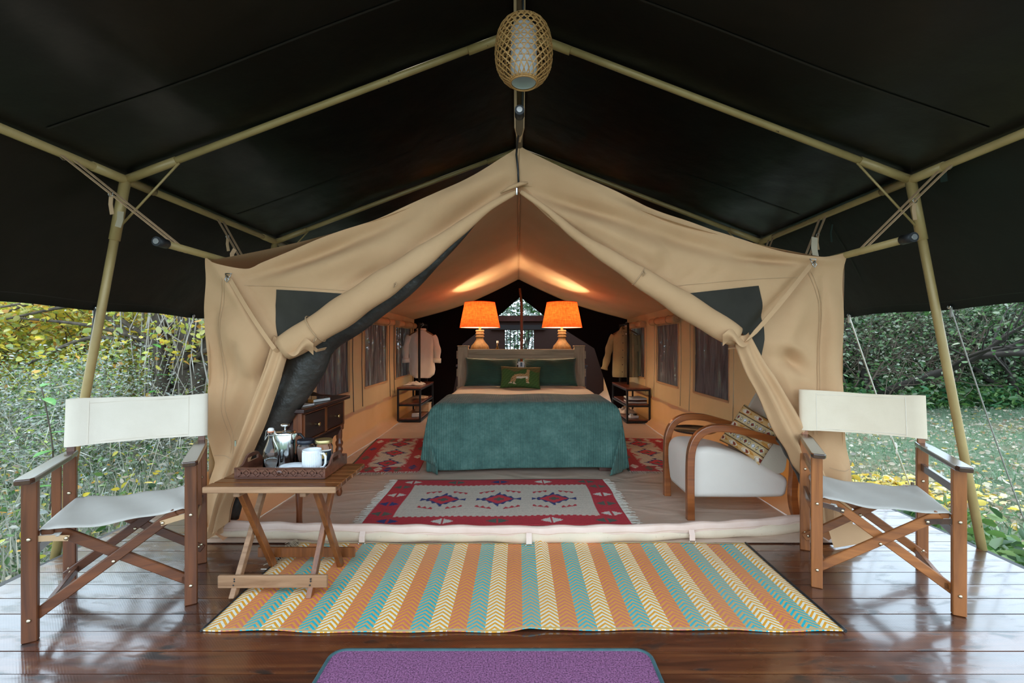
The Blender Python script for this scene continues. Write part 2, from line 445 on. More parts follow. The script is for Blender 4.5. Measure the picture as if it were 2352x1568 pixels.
K('twig', simple('twig bark', (.10, .075, .055), .85)); K('twigbrown', simple('brown twigs', (.13, .095, .07), .85)); K('greytwig', simple('grey twig', (.38, .34, .29), .85)); K('darkbark', simple('dark bark', (.03, .023, .018), .9))
m = Mat('ground soil and grass'); n1 = m.noise(.8, 6); n2 = m.noise(14, 6, .7); n3 = m.noise(60, 3)
c = m.ramp(n2, [(.3, (.05, .085, .05)), (.5, (.12, .175, .105)), (.7, (.22, .26, .18))])
c = m.mix(m.ramp(n1, [(.50, (0,)*3), (.75, (.8,)*3)]), c, m.ramp(n2, [(.3, (.12, .09, .055)), (.7, (.38, .32, .22))]))
m.set(color=c, rough=.95, spec=.1); m.bump(n2+n3*.5, .8, .05); K('ground', m)
m = Mat('bathroom mauve canvas'); m.set(color=(.045, .026, .022), rough=.9, spec=.1); K('mauve', m)
m = Mat('purple loop mat'); n = m.noise(170, 3, .7); 
m.set(color=m.ramp(n, [(.35, (.08, .02, .065)), (.55, (.32, .11, .25)), (.75, (.47, .20, .38))]), rough=.95); m.bump(n, 1.0, .01); K('purple', m)
K('tealedge', cloth('teal mat edging', (.03, .075, .085), (.05, .11, .12), 20, .7))
# woven plastic mat: bands of chevrons
m = Mat('woven chevron plastic mat'); X, Y_, Z_ = m.xyz()
Wd = 2.545/34
b = X/Wd + 50.0; bi = b.floor(); bx = b.fract()
ch = ((Y_ + (bx-.5).abs()*Wd*1.0)/.0255 + (m.noise(6, 2)*.5)).fract()
orange = m.mix(m.noise(90, 2), (.70, .28, .015), (.86, .41, .035))
k3 = bi.mod(3.0)
c = m.mix(k3.gt(.5), (.76, .74, .62), (.62, .14, .15)); c = m.mix(k3.gt(1.5), c, (.01, .42, .50))
c = m.mix(ch.lt(.5)*(k3.gt(1.5)*-.25+1.0), c, orange)
c = m.mix(k3.gt(.5)*k3.lt(1.5)*.35, c, (.58, .22, .08))
fade = m.noise(1.6, 4)
c = m.mix(m.ramp(fade, [(.45, (0,)*3), (.75, (.25,)*3)]), c, (.48, .30, .16))
m.set(color=c, rough=.5, spec=.4); m.bump((X*2*PI/.004).sin()*.3+(Y_*2*PI/.006).sin()*.3+ch.lt(.5)*.3, .25, .003); K('mat', m)
m = Mat('mat end band'); m.set(color=m.mix(((m.xyz()[0]/Wd+50.0).floor().mod(3.0)).gt(.5), (.60, .40, .14), (.48, .36, .20)), rough=.6); K('matend', m)

# ================================================================ SETTING: ground and deck
GZ = -0.35
DXL, DXR = -2.45, 2.575
def gnd(u, v):
    x = -32+66*u; y = -14+64*v
    z = GZ+.05*math.sin(x*.7+1)*math.sin(y*.6)
    if x < -4: z += min(1.2, (-4-x)*.06)
    if -3.2 < x < 3.4 and y < 12: z = GZ
    return Vector((x, y, z))
g = MB().grid(gnd, 100, 96).build('ground', M['ground']); g['kind'] = 'structure'

floor = bpy.data.objects.new('floor', None); C.objects.link(floor); floor['kind'] = 'structure'; floor.location = (0, 0, 0)
PITCH = .1165
pm = MB().box((0, 0, 0), (DXR-DXL, PITCH-.004, .03)).build('plank', M['plank'], floor)
pm.location = ((DXL+DXR)/2, 1.579-PITCH*7+PITCH/2, -.015)
for k in range(-6, 62):
    q = pm.copy(); C.objects.link(q); q.parent = floor
    q.location = ((DXL+DXR)/2+random.uniform(-.012, .012), 1.579+PITCH*k+PITCH/2, -.015-random.uniform(0, .0015))
for s_, x in ((-1, DXL-.03), (1, DXR+.03)):
    MB().box((x, 4.5, -.06), (.035, 8.2, .1)).build('edge_board', M['edge'], floor)
MB().box((.06, 4.4, -.12), (4.8, 7.8, .05)).build('joist_frame', M['edge'], floor)
for x in (-2.2, -.8, .8, 2.3):
    for y in (.9, 4.2, 8.0): MB().box((x, y, -.24), (.1, .1, .26)).build('support_post', M['edge'], floor)

# ================================================================ FLY SHEET AND ITS POLE FRAME
EX, EZ, RZ, RX = 2.2, 2.06, 2.89, .007
FY0, FY1 = .95, 8.3
FR = (2.55, 4.12)
frame = thing('canopy_frame', 'gold painted steel pole frame carrying the dark fly sheet', 'pole frame', (0, 2.55, -.35))
def polepart(name, a, b, r=.021, mat='pole', n=12, parent=frame):
    a = Vector(a); b = Vector(b)
    return MB().tube([a, lerp(a, b, .33), lerp(a, b, .66), b], r, n).build(name, M[mat], parent, True)
for i, y in enumerate(FR):
    for s_ in (-1, 1):
        ra = polepart('rafter', (s_*EX, y, EZ), (RX+s_*.02, y, RZ), .0195)
        for t in (.0, .87):
            a = Vector((s_*EX, y, EZ)); b = Vector((RX, y, RZ))
            MB().tube([lerp(a, b, t), lerp(a, b, t+.13)], .0235, 12).build('joint_sleeve', M['pole'], ra, True)
        MB().tube([(s_*(EX-.30), y, EZ+.095), (s_*(EX-.17), y, EZ-.06), (s_*(EX+.03), y, EZ-.26)][::2], .006, 8).build('brace_rod', M['pole'], frame, True)
        foot = (s_*(2.65 if s_ < 0 else 2.667), y, GZ)
        po = polepart('post', (s_*EX, y, EZ), foot, .0215)
        a = Vector((s_*EX, y, EZ)); b = Vector(foot)
        MB().tube([lerp(a, b, .0), lerp(a, b, .14)], .026, 12).build('joint_sleeve', M['pole'], po, True)
for s_ in (-1, 1):
    ep = polepart('eave_pole', (s_*EX, FY0+.02, EZ), (s_*EX, 8.2, EZ), .021)
    for y in FR: MB().tube([(s_*EX, y-.2, EZ), (s_*EX, y+.2, EZ)], .025, 12).build('joint_sleeve', M['pole'], ep, True)
polepart('ridge_pole', (RX, FY0+.02, RZ), (RX, 8.2, RZ), .021, 'dark_pole')

fly = thing('fly_sheet', 'black green waterproof fly sheet stretched over the whole tent', 'fly sheet', (0, 2.55, EZ))
for s_ in (-1, 1):
    def roof(u, v, s_=s_):
        y = lerp(FY0, FY1, v); x = s_*lerp(0, EX+.02, u)
        z = lerp(RZ, EZ, u)+.03
        ph = ((y-2.55)/1.57) % 1.0
        z -= .022*math.sin(PI*ph)*math.sin(PI*u)
        z += .006*math.sin(u*9+y*2.2)*math.sin(PI*u)
        return Vector((x+RX*(1-u), y, z))
    rp = MB().grid(roof, 28, 90).build('roof_panel', M['fly'], fly, True)
    for yy in (2.06, 3.45):
        MB().grid(lambda u, v, s_=s_: roof(.06+.9*u, (yy-.006+.012*v-FY0)/(FY1-FY0))-Vector((0, 0, .004)), 30, 2).build('seam', M['seam'], rp, True)
    def skirt(u, v, s_=s_):
        y = lerp(FY0, FY1, v)
        x = s_*(EX+.02+.53*u); z = lerp(EZ+.028, 1.355, u)
        x += s_*.03*math.sin(PI*u)
        z += .012*math.sin(PI*((y-2.94)/.90))**2*u*u
        x += s_*.014*math.sin(y*7.0)*u+s_*.01*math.sin(y*3.1+1)
        if u > .93: x -= s_*.02*(u-.93)/.07
        return Vector((x, y, z))
    sp = MB().grid(skirt, 18, 120).build('skirt', M['fly' if s_ < 0 else 'skirt'], fly, True)
    MB().grid(lambda u, v, s_=s_: skirt(.925+.006*u, v)+Vector((-s_*.004, 0, 0)), 2, 100).build('hem_seam', M['greenseam' if s_ > 0 else 'seam'], sp, True)
    for yy in ((1.75, 1.9) if s_ < 0 else (2.02, 3.3)):
        MB().grid(lambda u, v, s_=s_: skirt(.04+.6*u, (yy+.008*v+.10*u-FY0)/(FY1-FY0))+Vector((-s_*.005, 0, -.003)), 16, 2).build('seam', M['greenseam' if s_ > 0 else 'seam'], sp, True)
    for yy in ((2.94, 3.83) if s_ < 0 else (2.874, 3.757)):
        MB().lathe([(.004, -.004), (.012, -.004), (.014, 0), (.012, .004), (.004, .004)], skirt(.975, (yy-FY0)/(FY1-FY0))+Vector((-s_*.012, 0, 0)), 12, True, rotm(0, PI/2, 0)).build('grommet', M['steel'], sp, True)
# small green cloth tab hanging beside the right corner
a = P(2165, 375, 2.38)
MB().ribbon([a, a+Vector((.004, 0, -.05)), a+Vector((.012, .005, -.095))], .036, .003, (1, 0, 0)).build('cloth_tab', M['greenseam'], fly, True)
a = P(1772+148, 520, 3.1)
MB().ribbon([P(1912, 515, 3.1), P(1908, 535, 3.1), P(1910, 556, 3.1)], .012, .003, (1, 0, 0)).build('cloth_tab', M['greenseam'], fly, True)
a = P(272, 488, 2.5)
MB().ribbon([a+Vector((.03, -.02, 0)), a+Vector((.027, -.02, -.045)), a+Vector((.015, -.02, -.085))], .034, .003, (1, 0, 0)).build('cloth_tab', M['palestrap'], fly, True)

# guy ropes
def guy(a, b, r, mat, label, knots=()):
    t = thing('guy_rope', label, 'rope', b)
    n = 14; a = Vector(a); b = Vector(b)
    pts = [lerp(a, b, k/(n-1))-Vector((0, 0, .03*math.sin(PI*k/(n-1)))) for k in range(n)]
    MB().tube(pts, r, 6).build('cord', M[mat], t, True)
    for kt in knots:
        c = lerp(a, b, kt); mb = MB()
        d = (b-a).normalized(); sd_ = d.orthogonal().normalized()
        loop = [c+sd_*(.022*math.sin(q))+d*(.03*math.sin(2*q)) for q in np.linspace(0, 2*PI, 16)]
        mb.tube(loop, r*1.1, 6)
        mb.tube([c+sd_*.015, c+sd_*.05+d*.03, c+sd_*.06+d*.06], r*.9, 6)
        mb.build('knot', M[mat], t, True)
    MB().bar(b+Vector((0, 0, .10)), b-Vector((0, 0, .1)), .022, .022).build('ground_peg', M['twig'], t, True)
    MB().tube([a+Vector((0, 0, .015)), a, a-Vector((0, 0, .05))], r*2.0, 6).build('splice', M[mat], t, True)
guy((2.735, 3.757, 1.36), (3.95, 4.556, GZ), .0065, 'rope', 'white knotted guy rope running behind the right folding chair', (.60, .70))
guy((2.735, 2.874, 1.36), (3.363, 2.90, GZ), .0045, 'greycord', 'thin grey guy rope at the far right of the lawn')
guy((-2.735, 2.94, 1.36), (-2.987, 2.95, GZ), .004, 'cord', 'dark guy cord beside the left canopy post')
guy((-2.735, 3.83, 1.36), (-3.485, 4.2, GZ), .0035, 'rope', 'thin pale guy cord in front of the vine-hung tree')

# ================================================================ THE TENT
TY = 2.62; TXL, TXR = -1.79, 1.88; EVZ, PKZ = 1.64, 2.27; TB = 7.9
tent = thing('safari_tent', 'tan canvas safari tent with both door flaps tied back', 'tent', (.04, TY, 0))
def pt(px, py, dy=0.0): return P(px, py, TY)+Vector((0, dy, 0))
LG = [(475, 590), (500, 606), (566, 617), (600, 602), (712, 556), (853, 507), (931, 473), (1060, 418), (1172, 352), (1194, 337)]
LO = [(467, 1240), (469, 1185), (482, 1113), (491, 1069), (487, 1029), (480, 917), (473, 828), (472, 739), (475, 590)]
LIU = [(650, 800), (712, 765), (835, 685), (925, 625), (1032, 552), (1110, 490), (1160, 448), (1185, 436)]
LIL = [(512, 1225), (520, 1136), (536, 1096), (568, 997), (594, 926), (622, 846), (650, 800)]
RG = [(1945, 580), (1910, 588), (1878, 591), (1790, 574), (1667, 538), (1583, 504), (1485, 471), (1392, 431), (1350, 412), (1224, 355), (1194, 337)]
RO = [(1965, 1232), (1956, 1160), (1951, 1096), (1942, 1006), (1938, 917), (1934, 694), (1936, 605), (1945, 580)]
RIU = [(1705, 775), (1640, 735), (1560, 685), (1450, 618), (1330, 548), (1265, 500), (1208, 448), (1190, 436)]
RIL = [(1880, 1215), (1875, 1110), (1850, 1051), (1836, 980), (1800, 922), (1764, 864), (1738, 823), (1705, 775)]
FOLDS = [  # (x0,y0,x1,y1,amp(+ away),width px)
    (1165, 425, 960, 560, .040, 16), (960, 560, 880, 640, .022, 20), (1150, 400, 900, 520, -.030, 26), (1000, 470, 640, 620, .026, 18), (900, 560, 640, 640, -.022, 24),
    (880, 610, 800, 655, .018, 12), (560, 640, 800, 560, .020, 14), (545, 640, 640, 780, .026, 12), (500, 610, 620, 760, -.028, 22), (520, 700, 610, 860, -.055, 50), (600, 880, 640, 800, .035, 16),
    (505, 900, 560, 780, .02, 20), (500, 1060, 575, 880, .03, 24), (485, 900, 488, 1040, -.02, 16), (505, 1180, 535, 1040, -.03, 16), (500, 720, 492, 900, .014, 12),
    (1230, 440, 1480, 520, .030, 16), (1480, 520, 1700, 590, .032, 20), (1240, 470, 1500, 580, -.028, 22), (1230, 380, 1450, 470, -.016, 20), (1380, 440, 1640, 530, .016, 12), (1700, 590, 1860, 600, .030, 10), (1780, 590, 1930, 600, -.02, 12),
    (1860, 610, 1720, 770, .022, 12), (1840, 700, 1790, 800, -.020, 24), (1765, 815, 1860, 850, .020, 18), (1775, 785, 1840, 805, -.016, 14), (1850, 850, 1800, 800, .028, 14),
    (1890, 640, 1885, 1000, .012, 8), (1915, 700, 1912, 950, -.018, 20), (1850, 900, 1860, 1050, .02, 22), (1930, 1060, 1900, 1150, -.03, 18), (1900, 1110, 1900, 1180, .02, 12),
    (1500, 640, 1530, 610, .010, 7), (1560, 650, 1600, 620, .010, 7), (1620, 645, 1665, 610, .010, 7), (1480, 600, 1520, 560, -.015, 25), (720, 640, 820, 600, -.012, 20)]
FA = np.array(FOLDS)
def disp(px, py):
    dx = FA[:, 2]-FA[:, 0]; dy = FA[:, 3]-FA[:, 1]
    t = np.clip(((px-FA[:, 0])*dx+(py-FA[:, 1])*dy)/(dx*dx+dy*dy), 0, 1)
    ex = px-(FA[:, 0]+t*dx); ey = py-(FA[:, 1]+t*dy)
    # taper the fold towards its ends
    tp = .35+.65*np.sin(PI*np.clip((px*0+t), .02, .98))
    return 1.7*float((FA[:, 4]*tp*np.exp(-(ex*ex+ey*ey)/(FA[:, 5]**2))).sum())
def front_panel(gab, out, iu, il):
    NU, NV = 56, 70
    ol = catmull(out, NV); il_ = catmull(il, NV); gu = catmull(gab, NV); iu_ = catmull(iu, NV)
    A = ol+gu[1:]; B = il_+iu_[1:]
    mb = MB()
    def f(u, v):
        j = int(round(v*(len(A)-1))); q = A[j].lerp(B[j], u)
        d = disp(q.x, q.y)
        d += .010*math.sin(q.x*.021+q.y*.013)+.006*math.sin(q.y*.034-q.x*.017)
        if u > .85: d += .03*(u-.85)/.15
        return pt(q.x, q.y, d)
    return mb.grid(f, NU, len(A))
fl = front_panel(LG, LO, LIU, LIL).build('front_wall', M['canvas'], tent, True); fl['label'] = 'left front canvas panel with a folded-back corner'
fr_ = front_panel(RG, RO, RIU, RIL).build('front_wall', M['canvas'], tent, True); fr_['label'] = 'right front canvas panel'
# dark mesh windows sewn into the front panels
def winpatch(ytop, ybot, xl, xr, parent):
    def f(u, v):
        yy0 = lerp(ytop, ybot, v)
        a = interp(yy0, *xl); b = interp(yy0, *xr); x = lerp(a, b, u)
        yy = yy0+(1-v)*interp(x, *TOPC)
        return pt(x, yy, disp(x, yy)*1.0+.010*math.sin(x*.021+yy*.013)+.006*math.sin(yy*.034-x*.017)-.007)
    o = MB().grid(f, 26, 26).build('window_mesh', M['mesh'], parent, True); return o
TOPC = ([630, 720, 830], [0, 5, 12])
winpatch(665, 795, ([665, 700, 740, 795], [638, 635, 637, 644]), ([665, 680, 795], [840, 822, 655]), fl)
TOPC = ([1560, 1740], [12, -8])
winpatch(664, 818, ([664, 755, 772, 818], [1555, 1692, 1712, 1745]), ([664, 700, 740, 780, 818], [1742, 1752, 1757, 1755, 1747]), fr_)
# window bindings
def binding(pts, parent, wd=.012):
    MB().ribbon([pt(x, y, disp(x, y)-.012) for x, y in pts], wd, .004, (0.7, 0, .7)).build('binding', M['canvas'], parent, True)
# stitched reinforcing patch at the peak
MB().grid(lambda u, v: pt(lerp(1168, 1222, u), lerp(345+abs(u-.5)*22, 428, v), disp(lerp(1168, 1222, u), lerp(345+abs(u-.5)*22, 428, v))-.006), 6, 8).build('peak_patch', M['canvas'], tent, True)

# rolled door flaps
def roll(path, radii, Y, name, mat, label=None, squash=.8):
    pts = catmull([P(x, y, Y) for x, y in path], 40)
    ds = np.linspace(0, 1, len(radii)); rr = np.interp(np.linspace(0, 1, 40), ds, radii)
    rr = [(r*(1+.05*math.sin(k*.9)), r*squash*(1+.06*math.sin(k*.7+1))) for k, r in enumerate(rr)]
    o = MB().tube(pts, rr, 18, True, (0, 0, 1)).build(name, M[mat], tent, True)
    if label: o['label'] = label
    return o
rl = roll([(1188, 440), (1128, 472), (1060, 523), (938, 613), (852, 672), (765, 731), (690, 778), (652, 800)],
          [.012, .026, .044, .066, .080, .086, .084, .074], 2.585, 'rolled_flap', 'canvas', 'left canvas door flap rolled and tied')
rr_ = roll([(1196, 440), (1255, 481), (1330, 545), (1436, 614), (1555, 690), (1640, 743), (1690, 773)],
           [.012, .020, .034, .052, .066, .074, .062], 2.585, 'rolled_flap', 'canvas', 'right canvas door flap rolled and tied')
for par, ths in ((rl, [(905, 636, 25), (725, 755, 33)]), (rr_, [(1466, 634, 22)])):
    for x, y, r in ths:
        c = P(x, y, 2.585); R = r*2.62/FPX
        d = Vector((.83, 0, .56)) if par is rl else Vector((-.83, 0, .56))
        n1 = Vector((d.z, 0, -d.x)); n2 = Vector((0, 1, 0))
        MB().tube([c+(n1*math.cos(a)+n2*math.sin(a)*.84)*(R+.003) for a in np.linspace(0, 2*PI, 28)], .003, 6).build('tie_cord', M['strap'], par, True)
        q = c+n1*(R*.6)-n2*(R*.75)
        MB().tube([q, q+Vector((.008, -.01, -.02)), q+Vector((-.006, -.012, -.035)), q+Vector((-.004, -.004, -.01))], .003, 6).build('tie_cord', M['strap'], par, True)
# curl of cloth at the end of the rolled flaps
for par, cx_, cy_, sg in ((rl, 690, 806, 1), (rr_, 1690, 785, -1)):
    MB().grid(lambda u, v: P(cx_+sg*(-30+60*u), cy_-22+26*v+8*math.sin(u*7), 2.53+.03*math.sin(v*3+u*5)), 14, 8).build('flap_corner', M['canvas'], par, True)
# gathered lower curtains
def curtain(Lp, Rp, Y, name, label, folds, dep, mat='canvas', nf=3):
    N = 60; L = catmull(Lp, N); R = catmull(Rp, N); nseg = 44
    def f(u, v):
        j = int(round(v*(N-1))); a = L[j]; b = R[j]
        cx_ = (a.x+b.x)/2; cy_ = (a.y+b.y)/2; hw = (b-a).length/2
        dirx = (b-a).normalized()
        an = 2*PI*u
        k = folds*min(1, v*3+.25)
        q = cx_+dirx.x*hw*math.cos(an); q2 = cy_+dirx.y*hw*math.cos(an)
        d = dep*(.55+.6*v)
        yy = -math.sin(an)*d + k*math.sin(nf*math.cos(an)*2.2+v*2.0)*(1 if math.sin(an) >= 0 else -.5)
        return P(q, q2, Y)+Vector((0, yy, 0))
    o = MB().grid(f, nseg, N, True, True).build(name, M[mat], tent, True); o['label'] = label; return o
dl = curtain([(630, 770), (607, 846), (576, 926), (551, 997), (518, 1096), (502, 1140), (488, 1205), (478, 1238)],
        [(668, 790), (656, 830), (638, 890), (610, 971), (583, 1033), (556, 1100), (530, 1160), (524, 1200)], 2.585, 'gathered_flap', 'left door flap gathered below its tie', .016, .055)
dr = curtain([(1682, 775), (1710, 850), (1741, 908), (1777, 989), (1806, 1033), (1822, 1068), (1855, 1115), (1862, 1190)],
        [(1722, 768), (1752, 823), (1780, 864), (1815, 922), (1850, 980), (1872, 1030), (1896, 1100), (1915, 1205)], 2.585, 'gathered_flap', 'right door flap gathered below its tie', .016, .055)
# stitched seams and paler hems on the front panels
def panel_strip(pts, wpx, mat, name, parent, off=-.004, horiz=False):
    q = catmull(pts, 40)
    def f(u, v):
        p = q[int(round(v*39))]; x = p.x+(0 if horiz else (u-.5)*wpx); y = p.y+((u-.5)*wpx if horiz else 0)
        return pt(x, y, disp(x, y)+.010*math.sin(x*.021+y*.013)+.006*math.sin(y*.034-x*.017)+off)
    return MB().grid(f, 2, 40).build(name, M[mat], parent, True)
for d_ in (0, 7):
    panel_strip([(520+d_, 640), (512+d_, 720), (508+d_, 860), (516+d_, 980), (530+d_, 1040)], 1.1, 'strap', 'stitched_seam', fl)
    panel_strip([(1858+d_, 625), (1876+d_, 700), (1880+d_, 860), (1876+d_, 1000)], 1.1, 'strap', 'stitched_seam', fr_)
panel_strip([(492, 1046), (515, 1048), (545, 1052)], 2.0, 'strap', 'hem_seam', fl, -.004, True)
panel_strip([(1900, 1072), (1925, 1076), (1944, 1074)], 2.0, 'strap', 'hem_seam', fr_, -.004, True)
panel_strip([(1470, 663), (1600, 652), (1742, 640), (1850, 636)], 1.1, 'strap', 'stitched_seam', fr_, -.004, True)
panel_strip([(560, 655), (640, 658), (740, 664), (820, 668)], 1.1, 'strap', 'stitched_seam', fl, -.004, True)

# rolled black net doors
nl = roll([(1100, 501), (1040, 560), (985, 606), (905, 672), (815, 730), (735, 785), (700, 845), (660, 915), (615, 985), (572, 1060), (545, 1130), (535, 1190)],
     [.006, .03, .055, .075, .088, .095, .115, .11, .095, .075, .05, .035], 2.74, 'rolled_net_door', 'netroll', 'black insect net door rolled aside on the left', .75)
roll([(1800, 1000), (1840, 1070), (1862, 1130), (1868, 1180)], [.05, .05, .045, .03], 2.74, 'rolled_net_door', 'netroll', 'black insect net door rolled aside on the right')
c = P(728, 800, 2.66)
MB().ribbon([P(690, 762, 2.60), P(705, 785, 2.575), P(728, 805, 2.59), P(748, 800, 2.66)], .02, .004, (.7, 0, .7)).build('tie_band', M['canvas'], nl, True)
# tie-back straps with wire hooks
for a, b, par in (((535, 640), (648, 800), fl), ((1857, 607), (1700, 782), fr_)):
    pts = [pt(lerp(a[0], b[0], t), lerp(a[1], b[1], t), -.035-.05*math.sin(PI*t*.6)) for t in np.linspace(0, 1, 10)]
    pts += [pt(b[0]+(8 if a[0] < 1000 else -8), b[1]+14, -.04), pt(b[0]+(22 if a[0] < 1000 else -22), b[1]+16, .02)]
    st_ = MB().ribbon(pts, .024, .004, (.8, 0, .6)).build('tie_back_strap', M['canvas'], par, True)
    h = pt(a[0], a[1]-4, -.04)
    MB().tube([h+Vector((-.018, 0, .014)), h+Vector((.018, 0, .014)), h+Vector((.01, -.004, -.004)), h+Vector((0, -.01, -.02)), h+Vector((-.01, -.004, -.004)), h+Vector((-.018, 0, .014))], .003, 6).build('wire_hook', M['wire'], st_, True)
    MB().tube([h+Vector((0, -.01, 0)), h+Vector((.012, -.014, -.02)), h+Vector((0, -.014, -.036)), h+Vector((-.012, -.014, -.02)), h+Vector((0, -.01, 0))], .003, 6).build('wire_hook', M['wire'], st_, True)
# zip pulls
z = pt(1187, 446, -.05)
zp = MB().box(z, (.010, .006, .04), None, .002).build('zip_pull', M['steel'], tent, True); MB().lathe([(.003, -.006), (.009, 0), (.003, .006)], z+Vector((0, -.004, -.016)), 10).build('zip_ring', M['steel'], zp, True)
for x, y in ((516, 1198), (556, 1013)):
    MB().box(pt(x, y, -.06), (.012, .006, .035), None, .002).build('zip_pull', M['steel'], tent, True)
# knotted cloth at the top of the door
MB().tube([pt(1150, 446, -.02), pt(1172, 436, -.035), pt(1195, 428, -.04), pt(1212, 424, -.03)], [.004, .011, .012, .006], 10).build('door_knot', M['canvas'], tent, True)
# black cable down the peak
MB().tube([P(1201, 0, 2.2), P(1202, 130, 2.2), P(1200, 250, 2.3), P(1188, 330, 2.5), pt(1186, 360, -.03), pt(1190, 395, -.03), pt(1191, 424, -.03)], .006, 8).build('cable', M['black'], tent, True)

# sill across the doorway
def sy(x): return interp(x, [-1.85, -1.2, -.5, .1, .8, 1.4, 1.95], [2.665, 2.625, 2.60, 2.59, 2.615, 2.68, 2.80])
def sill(u, v):
    x = lerp(TXL-.02, TXR+.02, u); an = -PI/2+v*PI*1.1
    r = .034+.004*math.sin(x*5)+.003*math.sin(x*17+1)
    return Vector((x, sy(x)+.02-r*math.cos(an)*1.15, .040+r*math.sin(an)*1.1))
sl = MB().grid(sill, 90, 14).build('door_sill', M['sill'], tent, True)
SB = [(-.010, .056), (-.014, .066), (-.014, .085), (-.012, .100), (-.004, .109), (.012, .110), (.032, .092)]
def sbf(u, v):
    x = lerp(TXL+.02, 1.84, u); k = v*(len(SB)-1); i = min(len(SB)-2, int(k)); t = k-i
    return Vector((x, sy(x)+lerp(SB[i][0], SB[i+1][0], t)+.003*math.sin(x*31), lerp(SB[i][1], SB[i+1][1], t)+.003*math.sin(x*23+v*3)-.006*math.sin(PI*u)))
sbp = MB().grid(sbf, 120, 14).build('sill_binding', M['binding'], sl, True)
for v0 in (.22, .60): MB().grid(lambda u, v: sbf(u, v0+.012*v)+Vector((0, -.0015, 0)), 120, 2).build('stitch_line', M['strap'], sbp, True)
for x in (830, 1215, 1595):
    xx_ = (x-CX)/FPX*2.57; c = Vector((xx_, sy(xx_)-.028, .018))
    tb = MB().ribbon([c+Vector((0, .01, .055)), c+Vector((0, -.006, .03)), c+Vector((0, -.008, 0))], .032, .004, (1, 0, 0)).build('peg_loop', M['binding'], sl, True)
    MB().tube([c+Vector((.018*math.cos(a), -.01, -.004+.014*math.sin(a))) for a in np.linspace(PI, 2*PI, 12)], .0025, 6).build('d_ring', M['steel'], tb, True)
# low corner flap pegged out on the right
MB().grid(lambda u, v: Vector((lerp(1.76, lerp(1.95, 2.08, v), u), TY-.015-lerp(.07, -.02, u)*v, lerp(.13, .10, u)*(1-v)+.005)), 14, 8).build('corner_flap', M['canvas'], tent, True)

# roof lining
def sag(u, Y): return lerp(.12, .075, min(1, (Y-TY)/5.2))
for s_, XE in ((-1, TXL), (1, TXR)):
    def rf(u, v, XE=XE, s_=s_):
        y = lerp(TY+.0, TB, v); x = lerp(RX, XE, u)
        ez = lerp(EVZ-.02, 1.545, v); pz = lerp(PKZ-.02, 2.24, v)
        z = lerp(pz, ez, u)-math.sin(PI*u**.9)*sag(u, y)*.9
        z += .006*math.sin(y*9+u*5)*math.sin(PI*u)+.008*math.sin(y*2.3)*math.sin(PI*u)
        return Vector((x, y, z))
    MB().grid(rf, 36, 70).build('roof', M['canvas_in'], tent, True)
MB().box((RX, (TY+TB)/2, PKZ-.03), (.012, TB-TY-.1, .02)).build('ridge_tape', M['strap'], tent, True)
